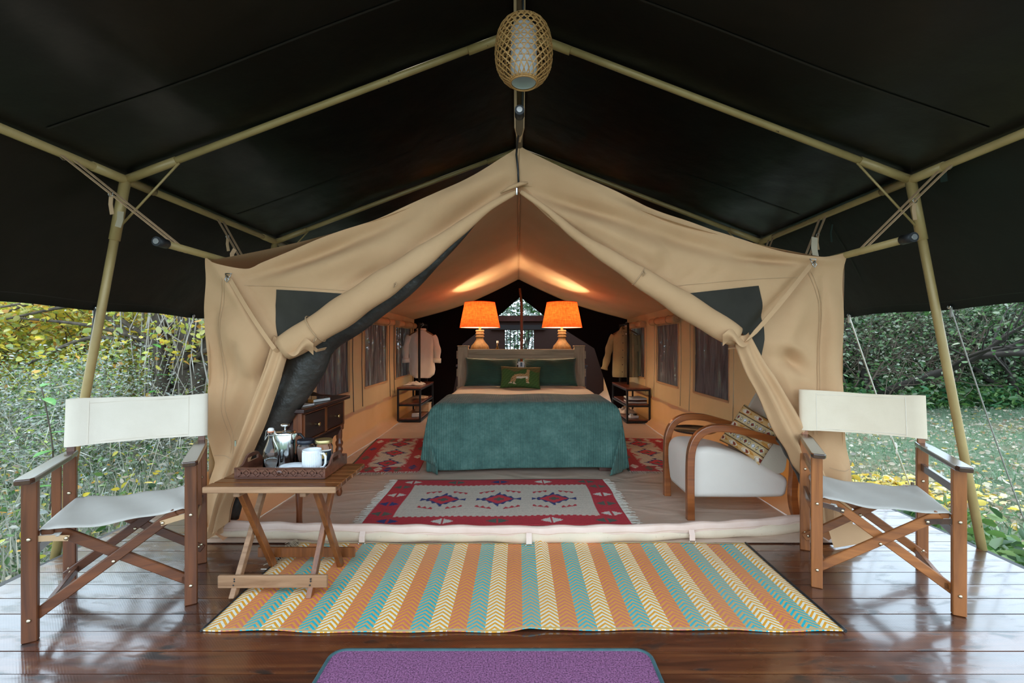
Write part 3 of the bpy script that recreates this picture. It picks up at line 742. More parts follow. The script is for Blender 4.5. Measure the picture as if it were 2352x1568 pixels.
# side walls with three mesh windows each
def side(XE, s_, wins):
    YB = 10.0; zs = [.40, .62, 1.37, 1.66]
    mb = MB()
    def wq(y0, y1, z0, z1, mb=mb):
        ny = max(2, int((y1-y0)/.12)+1); nz = max(2, int((z1-z0)/.12)+1)
        def f(u, v):
            y = lerp(y0, y1, u); z = lerp(z0, z1, v)
            edge = 0
            x = XE+s_*.015*math.sin(y*4.1+1)*math.sin(PI*min(1, z/1.6))
            return Vector((x, y, z))
        mb.grid(f, ny, nz)
    ys = [TY]+[q for wv in wins for q in wv]+[YB]
    for i in range(0, len(ys)-1, 2): wq(ys[i], ys[i+1], .36, 1.66)
    for a, b in wins: wq(a, b, .36, zs[1]); wq(a, b, zs[2], 1.66)
    wl = mb.build('side_wall', M['canvas_in'], tent, True)
    pv = MB().grid(lambda u, v: Vector((XE+s_*(-.10*max(0, 1-v*5)+.018*math.sin(u*60)*v+.01*math.sin(u*23+2)), lerp(TY, 10, u), .01+.39*v)), 120, 10).build('lower_wall', M['pvc'], tent, True)
    for a, b in wins:
        MB().grid(lambda u, v: Vector((XE+s_*(.006+.007*math.sin(u*21)*math.sin(PI*v)), lerp(a-.01, b+.01, u), lerp(zs[1]-.01, zs[2]+.01, v))), 40, 8).build('window_mesh', M['sidemesh'], wl, True)
        fb = MB()
        for (p, q) in (((a, zs[1]), (b, zs[1])), ((a, zs[1]), (a, zs[2])), ((b, zs[1]), (b, zs[2]))):
            fb.bar((XE-s_*.008, p[0], p[1]), (XE-s_*.008, q[0], q[1]), .022, .012, (1, 0, 0))
        fb.build('window_binding', M['canvas'], wl, True)
        rb = MB()
        spir = [(XE-s_*(.05+.0), y_, 1.425) for y_ in np.linspace(a-.06, b+.08, 12)]
        rb.tube(spir, [(.045+.004*math.sin(k*1.3)) for k in range(12)], 14)
        bl = rb.build('rolled_blind', M['canvas'], wl, True)
        sp = MB()
        for yy in (a-.062,):
            sp.tube([Vector((XE-s_*.05, yy-.002, 1.425))+Vector((math.cos(t)*.0065*t/2, 0, math.sin(t)*.0065*t/2)) for t in np.linspace(1, 12, 40)], .0025, 4)
        sp.build('roll_end', M['strap'], bl, True)
        for yy in (lerp(a, b, .25), lerp(a, b, .8)):
            MB().tube([Vector((XE-s_*.05, yy, 1.425))+Vector((math.cos(t)*.05, 0, math.sin(t)*.05)) for t in np.linspace(0, 2*PI, 16)], .004, 5).build('toggle_cord', M['strap'], bl, True)
        MB().tube([(XE-s_*.015, b+.09, 1.40), (XE-s_*.012, b+.085, .9), (XE-s_*.02, b+.10, .40)], .0045, 5).build('pull_cord', M['palestrap' if s_ > 0 else 'cord'], wl, True)
        MB().tube([(XE-s_*.015, a-.09, 1.40), (XE-s_*.012, a-.095, .9), (XE-s_*.02, a-.085, .42)], .0045, 5).build('pull_cord', M['palestrap' if s_ > 0 else 'cord'], wl, True)
side(TXL, -1, [(4.0, 4.80), (5.27, 6.20), (6.60, 7.55)])
side(TXR, 1, [(4.03, 4.85), (5.31, 6.14), (6.72, 7.55)])
MB().grid(lambda u, v: Vector((lerp(TXL-.02, TXR+.02, u), lerp(TY-.02, 10.0, v), .006+.0015*math.sin(u*30+v*9)*math.sin(v*40))), 50, 60).build('ground_sheet', M['sheet'], tent, True)
# dark net partition, drawn open in the middle
PB = 7.85
def net(pts):
    mb = MB(); n = len(pts)
    mb.add([P(x, y, PB) for x, y in pts], [tuple(range(n))]); return mb
net([(1195, 632), (1195, 682), (1130, 738), (1062, 790), (1030, 960), (940, 960), (940, 715), (1070, 690)]).build('net_partition', M['netwall'], tent, True)
net([(1195, 632), (1195, 682), (1262, 735), (1365, 800), (1408, 935), (1408, 960), (1450, 960), (1450, 715), (1320, 690)]).build('net_partition', M['netwall'], tent, True)
MB().tube([P(1194, 662, 7.6), P(1198, 700, 7.6), P(1198, 800, 7.6), P(1197, 950, 7.6)], [.018, .024, .026, .026], 10).build('centre_pole', M['desk_red'], tent, True)
# bathroom end wall with a barred window
wb = MB(); ZT = 1.15+61*10/FPX
def bq(a, b, z0, z1): wb.box(((a+b)/2, 10.0, (z0+z1)/2), (b-a, .04, z1-z0))
wx0, wx1 = (1160-CX)/FPX*10, (1226-CX)/FPX*10; wz0, wz1 = .60, 1.15+28*10/FPX
bq(TXL, wx0, 0, ZT); bq(wx1, TXR, 0, ZT); bq(wx0, wx1, 0, wz0); bq(wx0, wx1, wz1, ZT)
ew = wb.build('end_wall', M['mauve'], tent, True)
for k in range(8): MB().box((lerp(wx0, wx1, (k+.5)/8), 9.97, (wz0+wz1)/2), (.02, .02, wz1-wz0)).build('window_bar', M['black'], ew, True)
MB().box((0, 9.95, ZT-.06), (3.4, .05, .12)).build('cross_rail', M['desk'], ew, True)
MB().box((0, 9.95, wz1+.06), (1.2, .05, .10)).build('window_lintel', M['black'], ew, True)

# protruding tent poles and suspension straps
for s_, XE, y0 in ((-1, TXL, 2.28), (1, TXR, 2.19)):
    pp = MB().tube([(XE, y0, EVZ+.01), (XE, 3.0, EVZ+.01), (XE, 7.8, EVZ-.05)], .019, 12).build('eave_pole', M['pole'], tent, True)
    MB().tube([(XE, y0-.03, EVZ+.01), (XE, y0+.035, EVZ+.01)], .024, 14).build('pole_cap', M['black'], pp, True)
    MB().tube([(XE, y0-.034, EVZ+.01), (XE, y0-.029, EVZ+.01)], .014, 14).build('cap_hole', M['wire'], pp, True)
    # canvas ear wrapped around the pole at the corner
    MB().grid(lambda u, v: Vector((XE+s_*(.02-.02*u), TY-.12+.12*u+.02*v, EVZ+.03-.05*v*u)), 6, 5).build('corner_ear', M['canvas'], tent, True)
rpp = MB().tube([(RX, 2.24, PKZ+.01), (RX, 3.0, PKZ+.01), (RX, 7.8, PKZ-.02)], .02, 12).build('ridge_pole', M['dark_pole'], tent, True)
MB().tube([(RX, 2.21, PKZ+.01), (RX, 2.27, PKZ+.01)], .024, 14).build('pole_cap', M['black'], rpp, True)
MB().tube([(RX, 2.206, PKZ+.01), (RX, 2.211, PKZ+.01)], .014, 14).build('cap_hole', M['wire'], rpp, True)
for sx in (-.022, .022):
    MB().ribbon([(RX+sx, 2.25, RZ), (RX+sx, 2.32, 2.55), (RX+sx*.9, 2.40, PKZ+.01), (RX, 2.5, PKZ-.02)], .014, .003, (1, 0, 0)).build('suspension_strap', M['strap'], tent, True)
def susp(s_, yf, yt, XE):
    a = Vector((s_*EX, yf, EZ)); b = Vector((XE, yt, EVZ+.01))
    for k, off in enumerate((-.03, .035)):
        o = Vector((0, off, 0)); sp_ = MB().ribbon([a+o+Vector((0, 0, .02)), a+o, lerp(a, b, .5)+o*.8, b+o*.7, b+o*.7-Vector((0, 0, .02))], .018, .003, (0, 1, .2)).build('suspension_strap', M['strap'], tent, True)
        if k == 0:
            q = lerp(a, b, .42)+o*.8
            MB().tube([q+Vector((.012*math.cos(t), -.004, .012*math.sin(t))) for t in np.linspace(0, 2*PI, 9)], .0022, 5).build('buckle', M['wire'], sp_, True)
            MB().ribbon([q, q+Vector((-.004, 0, -.05)), q+Vector((.004, 0, -.10))], .02, .003, (1, 0, 0)).build('strap_end', M['strap'], sp_, True)
    MB().tube([a+Vector((0, .02*math.cos(t)+.0, .024*math.sin(t)-.004)) for t in np.linspace(0, 2*PI, 12)], .0025, 5).build('strap_ring', M['wire'], tent, True)
susp(-1, 2.20, 2.42, TXL); susp(-1, 3.35, 3.0, TXL)
susp(1, 2.32, 2.50, TXR); susp(1, 3.28, 3.0, TXR); susp(1, 3.95, 3.6, TXR)
MB().ribbon([P(1871, 545, 2.75), P(1870, 570, 2.70), P(1874, 590, 2.66)], .034, .003, (1, 0, 0)).build('strap_end', M['palestrap'], tent, True)
MB().ribbon([P(540, 572, 2.8), P(533, 583, 2.8), P(534, 598, 2.8)], .026, .003, (1, 0, 0)).build('strap_end', M['strap'], tent, True)

# ================================================================ FOLDING DIRECTOR'S CHAIRS
def screw(mb, c, d, r=.0075):
    d = Vector(d).normalized(); z = Vector((0, 0, 1))
    Mq = z.rotation_difference(d).to_matrix()
    mb.lathe([(r, 0), (r, r*.35), (r*.6, r*.7), (.0005, r*.8)], c, 10, True, Mq)
def director(label, loc, rz, wv, wh, cr, st, variant):
    t = thing('folding_chair', label, 'chair', loc, rz, 'folding chairs on the deck')
    hw, hd = .253, .215
    def part(name, mb, mat, par=t): return mb.build(name, M[mat], par)
    for sx in (-1, 1):
        fl_ = part('front_leg', MB().bar((sx*hw, -hd, 0), (sx*hw, -hd, .618), .028, .046, (1, 0, 0), .003), wv)
        mb = MB(); 
        for z in (.085, .395): screw(mb, (sx*hw, -hd-.0145, z), (0, -1, 0))
        part('screw', mb, 'screw', fl_)
        bl = part('rear_leg', MB().bar((sx*hw, hd, 0), (sx*hw, hd, .618), .028, .046, (1, 0, 0), .003), wv)
        mb = MB(); screw(mb, (sx*hw, hd-.0145, .10), (0, -1, 0)); screw(mb, (sx*hw, hd-.0145, .45), (0, -1, 0)); part('screw', mb, 'screw', bl)
        part('back_post', MB().bar((sx*(hw-.002), hd+.005, .60), (sx*(hw+.004), hd+.035, .862), .02, .03, (1, 0, 0), .002), wv)
        # armrest
        a = MB(); L0, L1 = -hd-.075, hd+.03
        poly = [(-.030, L0+.02), (-.022, L0), (.022, L0), (.030, L0+.02), (.030, L1-.12), (.022, L1), (-.022, L1), (-.030, L1-.12)]
        n = len(poly)
        vv = [Vector((sx*hw+x, y, z)) for z in (.618, .640) for x, y in poly]
        a.add(vv, [tuple(range(n))[::-1], tuple(range(n, 2*n))]+[(i, (i+1) % n, (i+1) % n+n, i+n) for i in range(n)])
        bevel(part('armrest', a, 'arm_wood'), .005)
        part('side_rail', MB().bar((sx*hw, -hd+.01, .335), (sx*hw, hd-.01, .335), .018, .042, (0, 0, 1), .002), 'arm_wood')
        if variant == 0: part('side_slat', MB().bar((sx*(hw), .05, .35), (sx*(hw), .05, .62), .02, .030, (1, 0, 0), .002), wv)
        else: part('side_rail', MB().bar((sx*hw, -hd+.01, .52), (sx*hw, hd-.01, .52), .018, .036, (0, 0, 1), .002), 'arm_wood')
        part('seat_rail', MB().box((sx*.212, 0, .402), (.036, .40, .030), None, .004), wh)
        part('foot_rail', MB().bar((sx*(hw-.03), -hd+.03, .10), (sx*(hw-.03), hd-.03, .10), .018, .03, (0, 0, 1), .002), wh)
        # leather links
        lk = part('link_strap', MB().ribbon([(sx*(hw-.012), -hd-.004, .392), (sx*.19, -hd-.0, .383), (sx*.145, -hd+.004, .372)], .022, .004, (0, 0, 1)), st)
        mb = MB(); screw(mb, (sx*.152, -hd+.001, .374), (0, -1, 0)); part('screw', mb, 'screw', lk)
    for yy, o in ((-hd+.018, -1), (hd-.030, 1)):
        for k, sx in enumerate((-1, 1)):
            y = yy+k*.021
            b = part('cross_bar', MB().bar((sx*(hw-.005), y, .085), (-sx*.185, y, .398), .018, .040, (0, 0, 1), .003, .015), wh)
            mb = MB()
            if k == 0: screw(mb, (0.01*sx, y-.0095, .245), (0, -1, 0))
            screw(mb, (sx*(hw-.012), y-.0095, .092), (0, -1, 0)); part('screw', mb, 'screw', b)
    # seat cloth wrapped round its rails
    prof = []
    for q in np.linspace(0, 1, 25):
        x = lerp(-.222, .222, q); prof.append((x, .424-.018*math.sin(PI*q)**.8))
    def wrap(s):
        return [(s*(.222+.014*math.sin(a)), .409+.015*math.cos(a)) for a in np.linspace(.15*PI, 1.05*PI, 8)]+[(s*.19, .388), (s*.172, .386)]
    full = wrap(-1)[::-1]+prof+wrap(1)
    ns = len(full)
    def sf(u, v):
        x, z = full[int(round(u*(ns-1)))]
        y = lerp(-.212, .205, v)
        return Vector((x, y+.008*math.sin(x*14)*(1 if v < .5 else -.6), z+.006*math.sin(v*PI)*math.cos(x*5)+.004*math.sin(x*31+v*7)*(abs(x) < .2)))
    solid(part('seat_canvas', MB().grid(sf, ns, 14), st if False else 'seatcloth'), .004)
    # back cloth with sleeves at both ends
    def bT(ax):
        return interp(ax, [0, .195, .225, .262, .272, .279], [.005, .005, .0175, .0175, .012, .0])
    xs_ = [q*.279 for q in (-1, -.985, -.96, -.93, -.88, -.8, -.7, -.5, -.25, 0, .25, .5, .7, .8, .88, .93, .96, .985, 1)]
    loop = [(x, -1) for x in xs_]+[(x, 1) for x in xs_[-2:0:-1]]
    def bf(u, v):
        x, sg = loop[int(round(u*len(loop))) % len(loop)]
        z = lerp(.664, .874, v)+.006*abs(x)/hw*(1 if v > .5 else -.3)-.004*math.sin(x*9)*v
        bow = .016*max(0, 1-(x/.21)**2)
        yc = hd+.005+.03*(z-.60)/.262
        return Vector((x, yc+bow+sg*bT(abs(x))+.003*math.sin(x*25+v*9)*(abs(x) < .19), z))
    bk = part('back_canvas', MB().grid(bf, len(loop), 14, True, True), cr)
    for x in (-.195, .195): part('stitch_line', MB().ribbon([Vector((x, hd+.005+.03*(z-.60)/.262+.016*max(0, 1-(x/.21)**2)-.0065, z)) for z in (.668, .77, .868)], .003, .002, (1, 0, 0)), 'cream', bk)
    for z in (.676, .860): part('stitch_line', MB().ribbon([Vector((x, hd+.005+.03*(z-.60)/.262+.016*max(0, 1-(x/.21)**2)-.0065+.003*math.sin(x*25+(z-.664)/.21*9), z)) for x in np.linspace(-.19, .19, 15)], .0025, .002, (0, 0, 1)), 'cream', bk)
    return t
director('dark wooden folding chair with white canvas beside the slatted tea table', (-1.766, 2.065, 0), math.radians(29.8), 'ch_wood', 'ch_wood_h', 'cream', 'strap', 0)
director('orange brown wooden folding chair with cream canvas beside the lawn', (1.727, 2.225, 0), math.radians(-25.9), 'ch_wood2', 'ch_wood2_h', 'cream_warm', 'arm_wood', 1)

# ================================================================ TEA TABLE, TRAY AND WHAT STANDS ON IT
tt = thing('folding_table', 'low wooden folding table with slatted top carrying the tea tray', 'table', (-1.09, 2.19, 0))
x0, x1 = -1.385, -.80; TZ = .515
for k in range(6):
    y = 2.03+k*.0655
    MB().box(((x0+x1)/2, y, TZ-.011), (x1-x0-.004*(k % 3), .058, .022), None, .003).build('slat', M['tt_wood'], tt, True)
MB().box(((x0+x1)/2, 1.998, TZ-.013), (x1-x0, .012, .027), None, .003).build('front_edge', M['tt_pale'], tt, True)
for x in (-1.25, -.955): MB().box((x, 2.20, TZ-.036), (.028, .37, .030), None, .003).build('batten', M['tt_pale'], tt, True)
for x in (-1.28, -.937): MB().bar((x, 2.04, 0), (x, 2.335, TZ-.03), .024, .032, (0, 1, 0), .002).build('leg', M['tt_pale' if x < -1 else 'tt_leg'], tt, True)
for x in (-1.252, -.908): MB().bar((x, 2.335, 0), (x, 2.05, TZ-.03), .024, .034, (0, 1, 0), .002).build('leg', M['tt_leg'], tt, True)
fb = MB().box((-1.107, 2.055, .072), (.49, .016, .056), rotm(0, 0, .01), .003).build('foot_rail', M['tt_pale'], tt, True)
mb = MB()
for x in (-1.28, -.937):
    for dz in (-.014, .004, .014): screw(mb, (x+.004*(dz > 0), 2.0465, .072+dz), (0, -1, 0), .004)
mb.build('nail', M['black'], fb, True)
MB().box((-1.09, 2.345, .07), (.50, .016, .05), None, .003).build('foot_rail', M['tt_leg'], tt, True)

ty = thing('serving_tray', 'dark carved wooden serving tray on the slatted table', 'tray', (-1.106, 2.24, TZ))
tx0, tx1, ty0, ty1 = -1.312, -.90, 2.11, 2.38; tz = TZ
MB().box(((tx0+tx1)/2, (ty0+ty1)/2, tz+.007), (tx1-tx0, ty1-ty0, .010)).build('base', M['tray'], ty, True)
for k, y in enumerate((ty0, ty1)):
    fp = MB().box(((tx0+tx1)/2, y+(.004 if k == 0 else -.004), tz+.030), (tx1-tx0, .006, .046)).build('side_panel', M['tray'], ty, True)
    for z in (tz+.009, tz+.051): MB().box(((tx0+tx1)/2, y+(.0 if k == 0 else -.0), z), (tx1-tx0+.006, .012, .007), None, .002).build('moulding', M['tray'], fp, True)
    mb = MB(); nx = 9
    for i in range(nx):
        xa = lerp(tx0+.01, tx1-.01, i/nx); xb = lerp(tx0+.01, tx1-.01, (i+1)/nx)
        yy = y-.0015 if k == 0 else y+.0015
        mb.bar((xa, yy, tz+.014), (xb, yy, tz+.047), .007, .007, (0, 1, 0)); mb.bar((xa, yy, tz+.047), (xb, yy, tz+.014), .006, .007, (0, 1, 0))
        mb.box(((xa+xb)/2+(xb-xa)/2, yy+.001, tz+.03), (.012, .006, .012), rotm(0, PI/4, 0))
    mb.build('carving', M['tray'], fp, True)
    MB().lathe([(.003, .004), (.012, .004), (.014, 0)], ((tx0+tx1)/2, y-.002 if k == 0 else y+.002, tz+.031), 14, True, rotm(PI/2, 0, 0)).build('rosette', M['tray'], fp, True)
for x in (tx0, tx1):
    mb = MB(); n = 72
    for i in range(n):
        a, b = i/n, (i+1)/n; t = (a+b)/2
        top = .05+.045*math.exp(-((t-.5)/.24)**4)
        y_ = lerp(ty0, ty1, t); d = (ty1-ty0)/n
        if .33 < t < .67:
            mb.box((x, y_, tz+(.004+.056)/2), (.010, d, .052)); mb.box((x, y_, tz+(.076+top)/2), (.010, d, top-.076))
        else: mb.box((x, y_, tz+.004+(top-.004)/2), (.010, d, top-.004))
    mb.build('handle_end', M['tray'], ty, True)
tz += .0125
bo = thing('swing_top_bottle', 'clear glass swing-top water bottle on the tray', 'bottle', (-1.195, 2.20, tz))
MB().lathe([(.001, 0), (.033, 0), (.035, .006), (.035, .085), (.031, .105), (.016, .145), (.0125, .16), (.0125, .18), (.015, .183), (.015, .19), (.010, .19), (.010, .16), (.013, .145), (.028, .105), (.032, .085), (.032, .009), (.001, .006)], (0, 0, 0), 28).build('glass_body', M['glass'], bo)
MB().lathe([(.001, .010), (.030, .010), (.0305, .06), (.001, .06)], (0, 0, 0), 20).build('water', M['glass'], bo)
sp = MB().lathe([(.009, .19), (.014, .194), (.014, .203), (.010, .209), (.001, .21)], (0, 0, 0), 16).build('stopper', M['porc'], bo)
MB().lathe([(.012, .187), (.0155, .19), (.0155, .194), (.012, .196)], (0, 0, 0), 16).build('rubber_ring', M['rubber'], sp)
MB().tube([(-.014, 0, .20), (-.022, 0, .195), (-.028, 0, .165), (-.027, -.004, .150), (-.018, -.006, .165), (-.017, 0, .172), (.017, 0, .172), (.02, 0, .19), (.014, 0, .20)], .0018, 6).build('wire_bail', M['wire'], bo)
fp_ = thing('french_press', 'polished steel french press with round plunger knob', 'coffee pot', (-1.185, 2.315, tz))
MB().lathe([(.001, 0), (.046, 0), (.048, .004), (.048, .155), (.046, .162), (.001, .162)], (0, 0, 0), 32).build('steel_body', M['steel'], fp_)
MB().lathe([(.050, .156), (.0505, .162), (.047, .170), (.020, .174), (.006, .175), (.0035, .177), (.0035, .196), (.001, .197)], (0, 0, 0), 28).build('lid', M['steel'], fp_)
MB().lathe([(.001, .194), (.017, .195), (.021, .199), (.021, .205), (.017, .209), (.001, .21)], (0, 0, 0), 20).build('plunger_knob', M['steel'], fp_)
MB().prism([(.044, .158), (.066, .162), (.046, .128)], .022).build('spout', M['steel'], fp_)
MB().tube([(.045, .02, .145), (.062, .03, .150), (.078, .034, .13), (.078, .034, .06), (.062, .03, .035), (.045, .02, .04)], .007, 8).build('handle', M['black'], fp_)
def jar(label, loc, lid, fill, kind):
    t = thing('glass_jar', label, 'jar', loc, 0, 'jars on the tea tray')
    MB().lathe([(.001, 0), (.040, 0), (.044, .006), (.044, .088), (.040, .100), (.037, .104), (.037, .116), (.034, .116), (.034, .104), (.040, .09), (.041, .008), (.001, .004)], (0, 0, 0), 30).build('glass_body', M['glass'], t)
    MB().lathe([(.001, .006), (.0395, .008), (.0400, fill), (.001, fill+.002)], (0, 0, 0), 24).build('contents', M['cocoa' if kind == 0 else 'paper'], t)
    ld = MB().lathe([(.0405, .108), (.0415, .112), (.0415, .124), (.039, .128), (.035, .127), (.001, .1265)], (0, 0, 0), 28).build('lid', M[lid], t)
    if kind == 1:
        lb = MB().grid(lambda u, v: Vector((.0450*math.cos(-2.2+1.9*u), .0450*math.sin(-2.2+1.9*u), .025+.055*v)), 16, 4).build('paper_label', M['label'], t)
        MB().grid(lambda u, v: Vector((.0456*math.cos(-1.35+.5*u), .0456*math.sin(-1.35+.5*u), .038+.028*v)), 8, 4).build('label_print', M['labelgold'], lb)
        MB().grid(lambda u, v: Vector((.0455*math.cos(-2.2+1.9*u), .0455*math.sin(-2.2+1.9*u), .074+.007*v)), 16, 2).build('label_band', M['paper'], lb)
    return t
jar('glass jar of brown powder with a blue black lid', (-1.085, 2.325, tz), 'blklid', .09, 0)
jar('glass jar with a gold lid and dark label behind the mug', (-.995, 2.33, tz), 'goldlid', .05, 1)
mg = thing('mug', 'white ribbed ceramic mug on the tray', 'mug', (-.992, 2.19, tz))
MB().lathe([(.001, 0), (.041, 0), (.043, .004)]+[(.043, .004+.1*k/6) for k in range(1, 6)]+[(.043, .106), (.042, .109), (.039, .106), (.038, .01), (.001, .008)], (0, 0, 0), 40).build('body', M['white'], mg)
mb = MB()
for k in range(36):
    a = 2*PI*k/36; mb.tube([(.043*math.cos(a), .043*math.sin(a), .008), (.043*math.cos(a), .043*math.sin(a), .098)], .0014, 5)
mb.build('ribs', M['white'], mg)
MB().tube([(.041, -.004, .088), (.058, -.006, .090), (.068, -.007, .075), (.068, -.007, .042), (.058, -.006, .024), (.041, -.004, .024)], .0055, 10).build('handle', M['white'], mg)
sa = thing('saucer', 'shallow white saucer on the tray beside the mug', 'saucer', (-1.085, 2.19, tz))
MB().lathe([(.001, .002), (.028, .001), (.03, .006), (.046, .016), (.058, .028), (.0595, .029), (.058, .031), (.044, .020), (.028, .010), (.001, .009)], (0, 0, 0), 32).build('dish', M['white'], sa)
sb = thing('small_dish', 'small white dish in front of the swing-top bottle', 'dish', (-1.185, 2.152, tz))
MB().lathe([(.001, .001), (.016, .001), (.030, .012), (.031, .014), (.028, .014), (.015, .005), (.001, .005)], (0, 0, 0), 24).build('dish', M['white'], sb)

# ================================================================ WRITING DESK
dk = thing('writing_desk', 'dark mahogany writing desk with two drawers and turned legs', 'desk', (-1.525, 3.085, 0))
bevel(MB().box((-1.525, 3.085, .737), (.50, .75, .026)).build('desk_top', M['desk'], dk, True), .006)
MB().box((-1.53, 3.085, .615), (.43, .66, .215)).build('body', M['desk'], dk, True)
for k, yc in enumerate((2.925, 3.245)):
    dw = MB().box((-1.311, yc, .628), (.016, .295, .155), None, .004).build('drawer', M['desk'], dk, True)
    for (cy, cz, sy, sz) in ((yc, .712, .31, .006), (yc, .545, .31, .006), (yc-.152, .628, .006, .17), (yc+.152, .628, .006, .17)):
        MB().box((-1.308, cy, cz), (.020, sy, sz)).build('beading', M['desk_red'], dw, True)
    MB().lathe([(.004, 0), (.004, .016), (.013, .022), (.014, .027), (.010, .031), (.001, .032)], (-1.303, yc, .625), 16, True, rotm(0, PI/2, 0)).build('knob', M['brass'], dw, True)
poly = []
for q in np.linspace(2.76, 3.41, 60):
    s_ = abs(q-3.085)/.325
    poly.append((q, .508-.055*(1-s_**2)+(.0)+.016*abs(math.sin((q-2.76)/.65*PI*6))+(.055*(1-s_**2) if s_ < .0 else 0)))
ap = MB(); n = len(poly)
vv = [Vector((x, y, z)) for x in (-1.325, -1.31) for y, z in ([(2.76, .52), (3.41, .52)][:0]+poly)]
tv = [Vector((x, y, .52)) for x in (-1.325, -1.31) for y, z in poly]
ff = [(i, i+1, 2*n+i+1, 2*n+i) for i in range(n-1)]+[(n+i, 3*n+i, 3*n+i+1, n+i+1) for i in range(n-1)]+[(i, n+i, n+i+1, i+1) for i in range(n-1)]
ap.add(vv+tv, ff); ap.build('scalloped_apron', M['desk'], dk, True)
LEGP = [(.012, 0), (.018, .01), (.022, .03), (.017, .05), (.016, .10), (.021, .22), (.024, .30), (.019, .32), (.026, .335), (.026, .35), (.019, .365), (.027, .385), (.027, .40), (.018, .415), (.022, .435), (.022, .50)]
for x in (-1.335, -1.735):
    for y in (2.775, 3.395):
        lg = MB().lathe(LEGP, (x, y, .008), 16).build('turned_leg', M['desk_red'], dk, True)
        MB().box((x, y, .612), (.052, .052, .225), None, .003).build('leg_block', M['desk_red'], lg, True)
b = thing('hardback_book', 'hardback book with an orange spine end lying on the desk', 'book', (-1.43, 3.12, .75), math.radians(-24))
MB().box((0, 0, .010), (.22, .15, .020)).build('pages', M['paper'], b); MB().box((0, 0, .021), (.23, .16, .003)).build('cover', M['glassdark'], b); MB().box((0, 0, .0015), (.23, .16, .003)).build('cover', M['glassdark'], b)
MB().box((.10, -.079, .012), (.045, .004, .02)).build('spine_label', simple('orange spine', (.45, .2, .04), .5), b); MB().box((-.02, -.079, .012), (.19, .003, .02)).build('spine', simple('olive spine', (.10, .08, .04), .5), b)
mz = tag(MB().box((0, 0, .004), (.21, .15, .008), None, .001).build('magazine', M['paper']), 'pale magazine on the near end of the desk', 'magazine'); mz.location = (-1.43, 2.88, .75); mz.rotation_euler = (0, 0, -.3)
ln = thing('black_lantern', 'black lantern on the desk behind the rolled net door', 'lantern', (-1.62, 3.25, .75))
MB().lathe([(.001, 0), (.06, 0), (.062, .02), (.045, .03), (.001, .03)], (0, 0, 0), 20).build('base', M['black'], ln); MB().lathe([(.04, .03), (.045, .10), (.04, .20)], (0, 0, 0), 20).build('glass_chimney', M['glassdark'], ln)
MB().lathe([(.045, .20), (.05, .21), (.03, .24), (.012, .26), (.001, .262)], (0, 0, 0), 20).build('cap', M['black'], ln); MB().tube([(-.05, 0, .03), (-.055, 0, .2), (0, 0, .34), (.055, 0, .2), (.05, 0, .03)], .004, 6).build('bail_handle', M['black'], ln)
fo = MB().grid(lambda u, v: Vector((-.11+.22*u, -.09+.18*v, .006+.022*math.sin(PI*u)*math.sin(PI*v)*(1+.4*math.sin(u*9+v*5)))), 16, 14).build('leather_pouch', M['black']); tag(fo, 'black leather pouch at the back of the desk', 'pouch'); fo.location = (-1.52, 3.33, .749); solid(fo, .006)

# ================================================================ ARMCHAIR, CUSHION, ROUND TABLE
ac = thing('armchair', 'low armchair with looped bentwood arms and off-white seat', 'armchair', (1.45, 3.16, 0))
for y in (2.945, 3.405):
    path = [(1.114, y, 0), (1.112, y, .25), (1.116, y, .42), (1.135, y, .50), (1.175, y, .557), (1.235, y, .588), (1.31, y, .596), (1.40, y, .588), (1.55, y, .548), (1.70, y, .505), (1.76, y, .48), (1.785, y, .43), (1.785, y, .30), (1.775, y, .18), (1.785, y, .08), (1.81, y, 0)]
    pts = catmull(path, 60); mb = MB(); vv = []; ff = []
    for i, p in enumerate(pts):
        t = (pts[min(i+1, 59)]-pts[max(i-1, 0)]).normalized(); nn = Vector((-t.z, 0, t.x))
        hwid = .024
        for (a_, b_) in ((-1,-1),(1,-1),(1,1),(-1,1)): vv.append(p+nn*(a_*hwid)+Vector((0, b_*.022, 0)))
    for i in range(59):
        for k in range(4): ff.append((i*4+k, i*4+(k+1) % 4, i*4+4+(k+1) % 4, i*4+4+k))
    ff += [(0,1,2,3), tuple(59*4+k for k in (3,2,1,0))]
    mb.add(vv, ff, False); o = fix_normals(mb.build('bent_arm', M['bent'], ac, True)); bevel(o, .006)
def seat_f(u, v):   # closed loop profile in XZ swept along Y
    prof = [(1.118, .16), (1.105, .28), (1.108, .40), (1.145, .452), (1.24, .462), (1.36, .445), (1.50, .405), (1.64, .335), (1.745, .275), (1.775, .245), (1.765, .16), (1.74, .135), (1.60, .128), (1.40, .128), (1.24, .129), (1.15, .130), (1.125, .138), (1.118, .16)]
    return prof
pr = catmull([(x, 0, z) for x, z in seat_f(0, 0)], 64)
def seatg(u, v):
    p = pr[min(63, int(round(u*63)))]; j0 = int(round(v*21)); j = min(19, max(0, j0-1)); r = .045
    if j < 8: a = PI/2*(1-j/7); y = 2.970+r-r*math.sin(a); ins = r*(1-math.cos(a))
    elif j > 11: a = PI/2*(j-12)/7; y = 3.380-r+r*math.sin(a); ins = r*(1-math.cos(a))
    else: y = lerp(2.97+r, 3.38-r, (j-7.5)/4); ins = 0
    c_ = Vector((interp(p.x, [1.1, 1.3, 1.6, 1.78], [1.25, 1.3, 1.58, 1.68]), 0, interp(p.x, [1.1, 1.4, 1.78], [.29, .28, .20]))); d_ = c_-Vector((p.x, 0, p.z)); d_ = d_*(ins/max(.02, d_.length))
    if j0 in (0, 21): return Vector((c_.x*.4+1.45*.6, y, lerp(c_.z, .26, .6)))
    return Vector((p.x+d_.x, y, p.z+d_.z))
mb = MB().grid(seatg, 64, 22)
mb.build('seat', M['uphol'], ac, True)
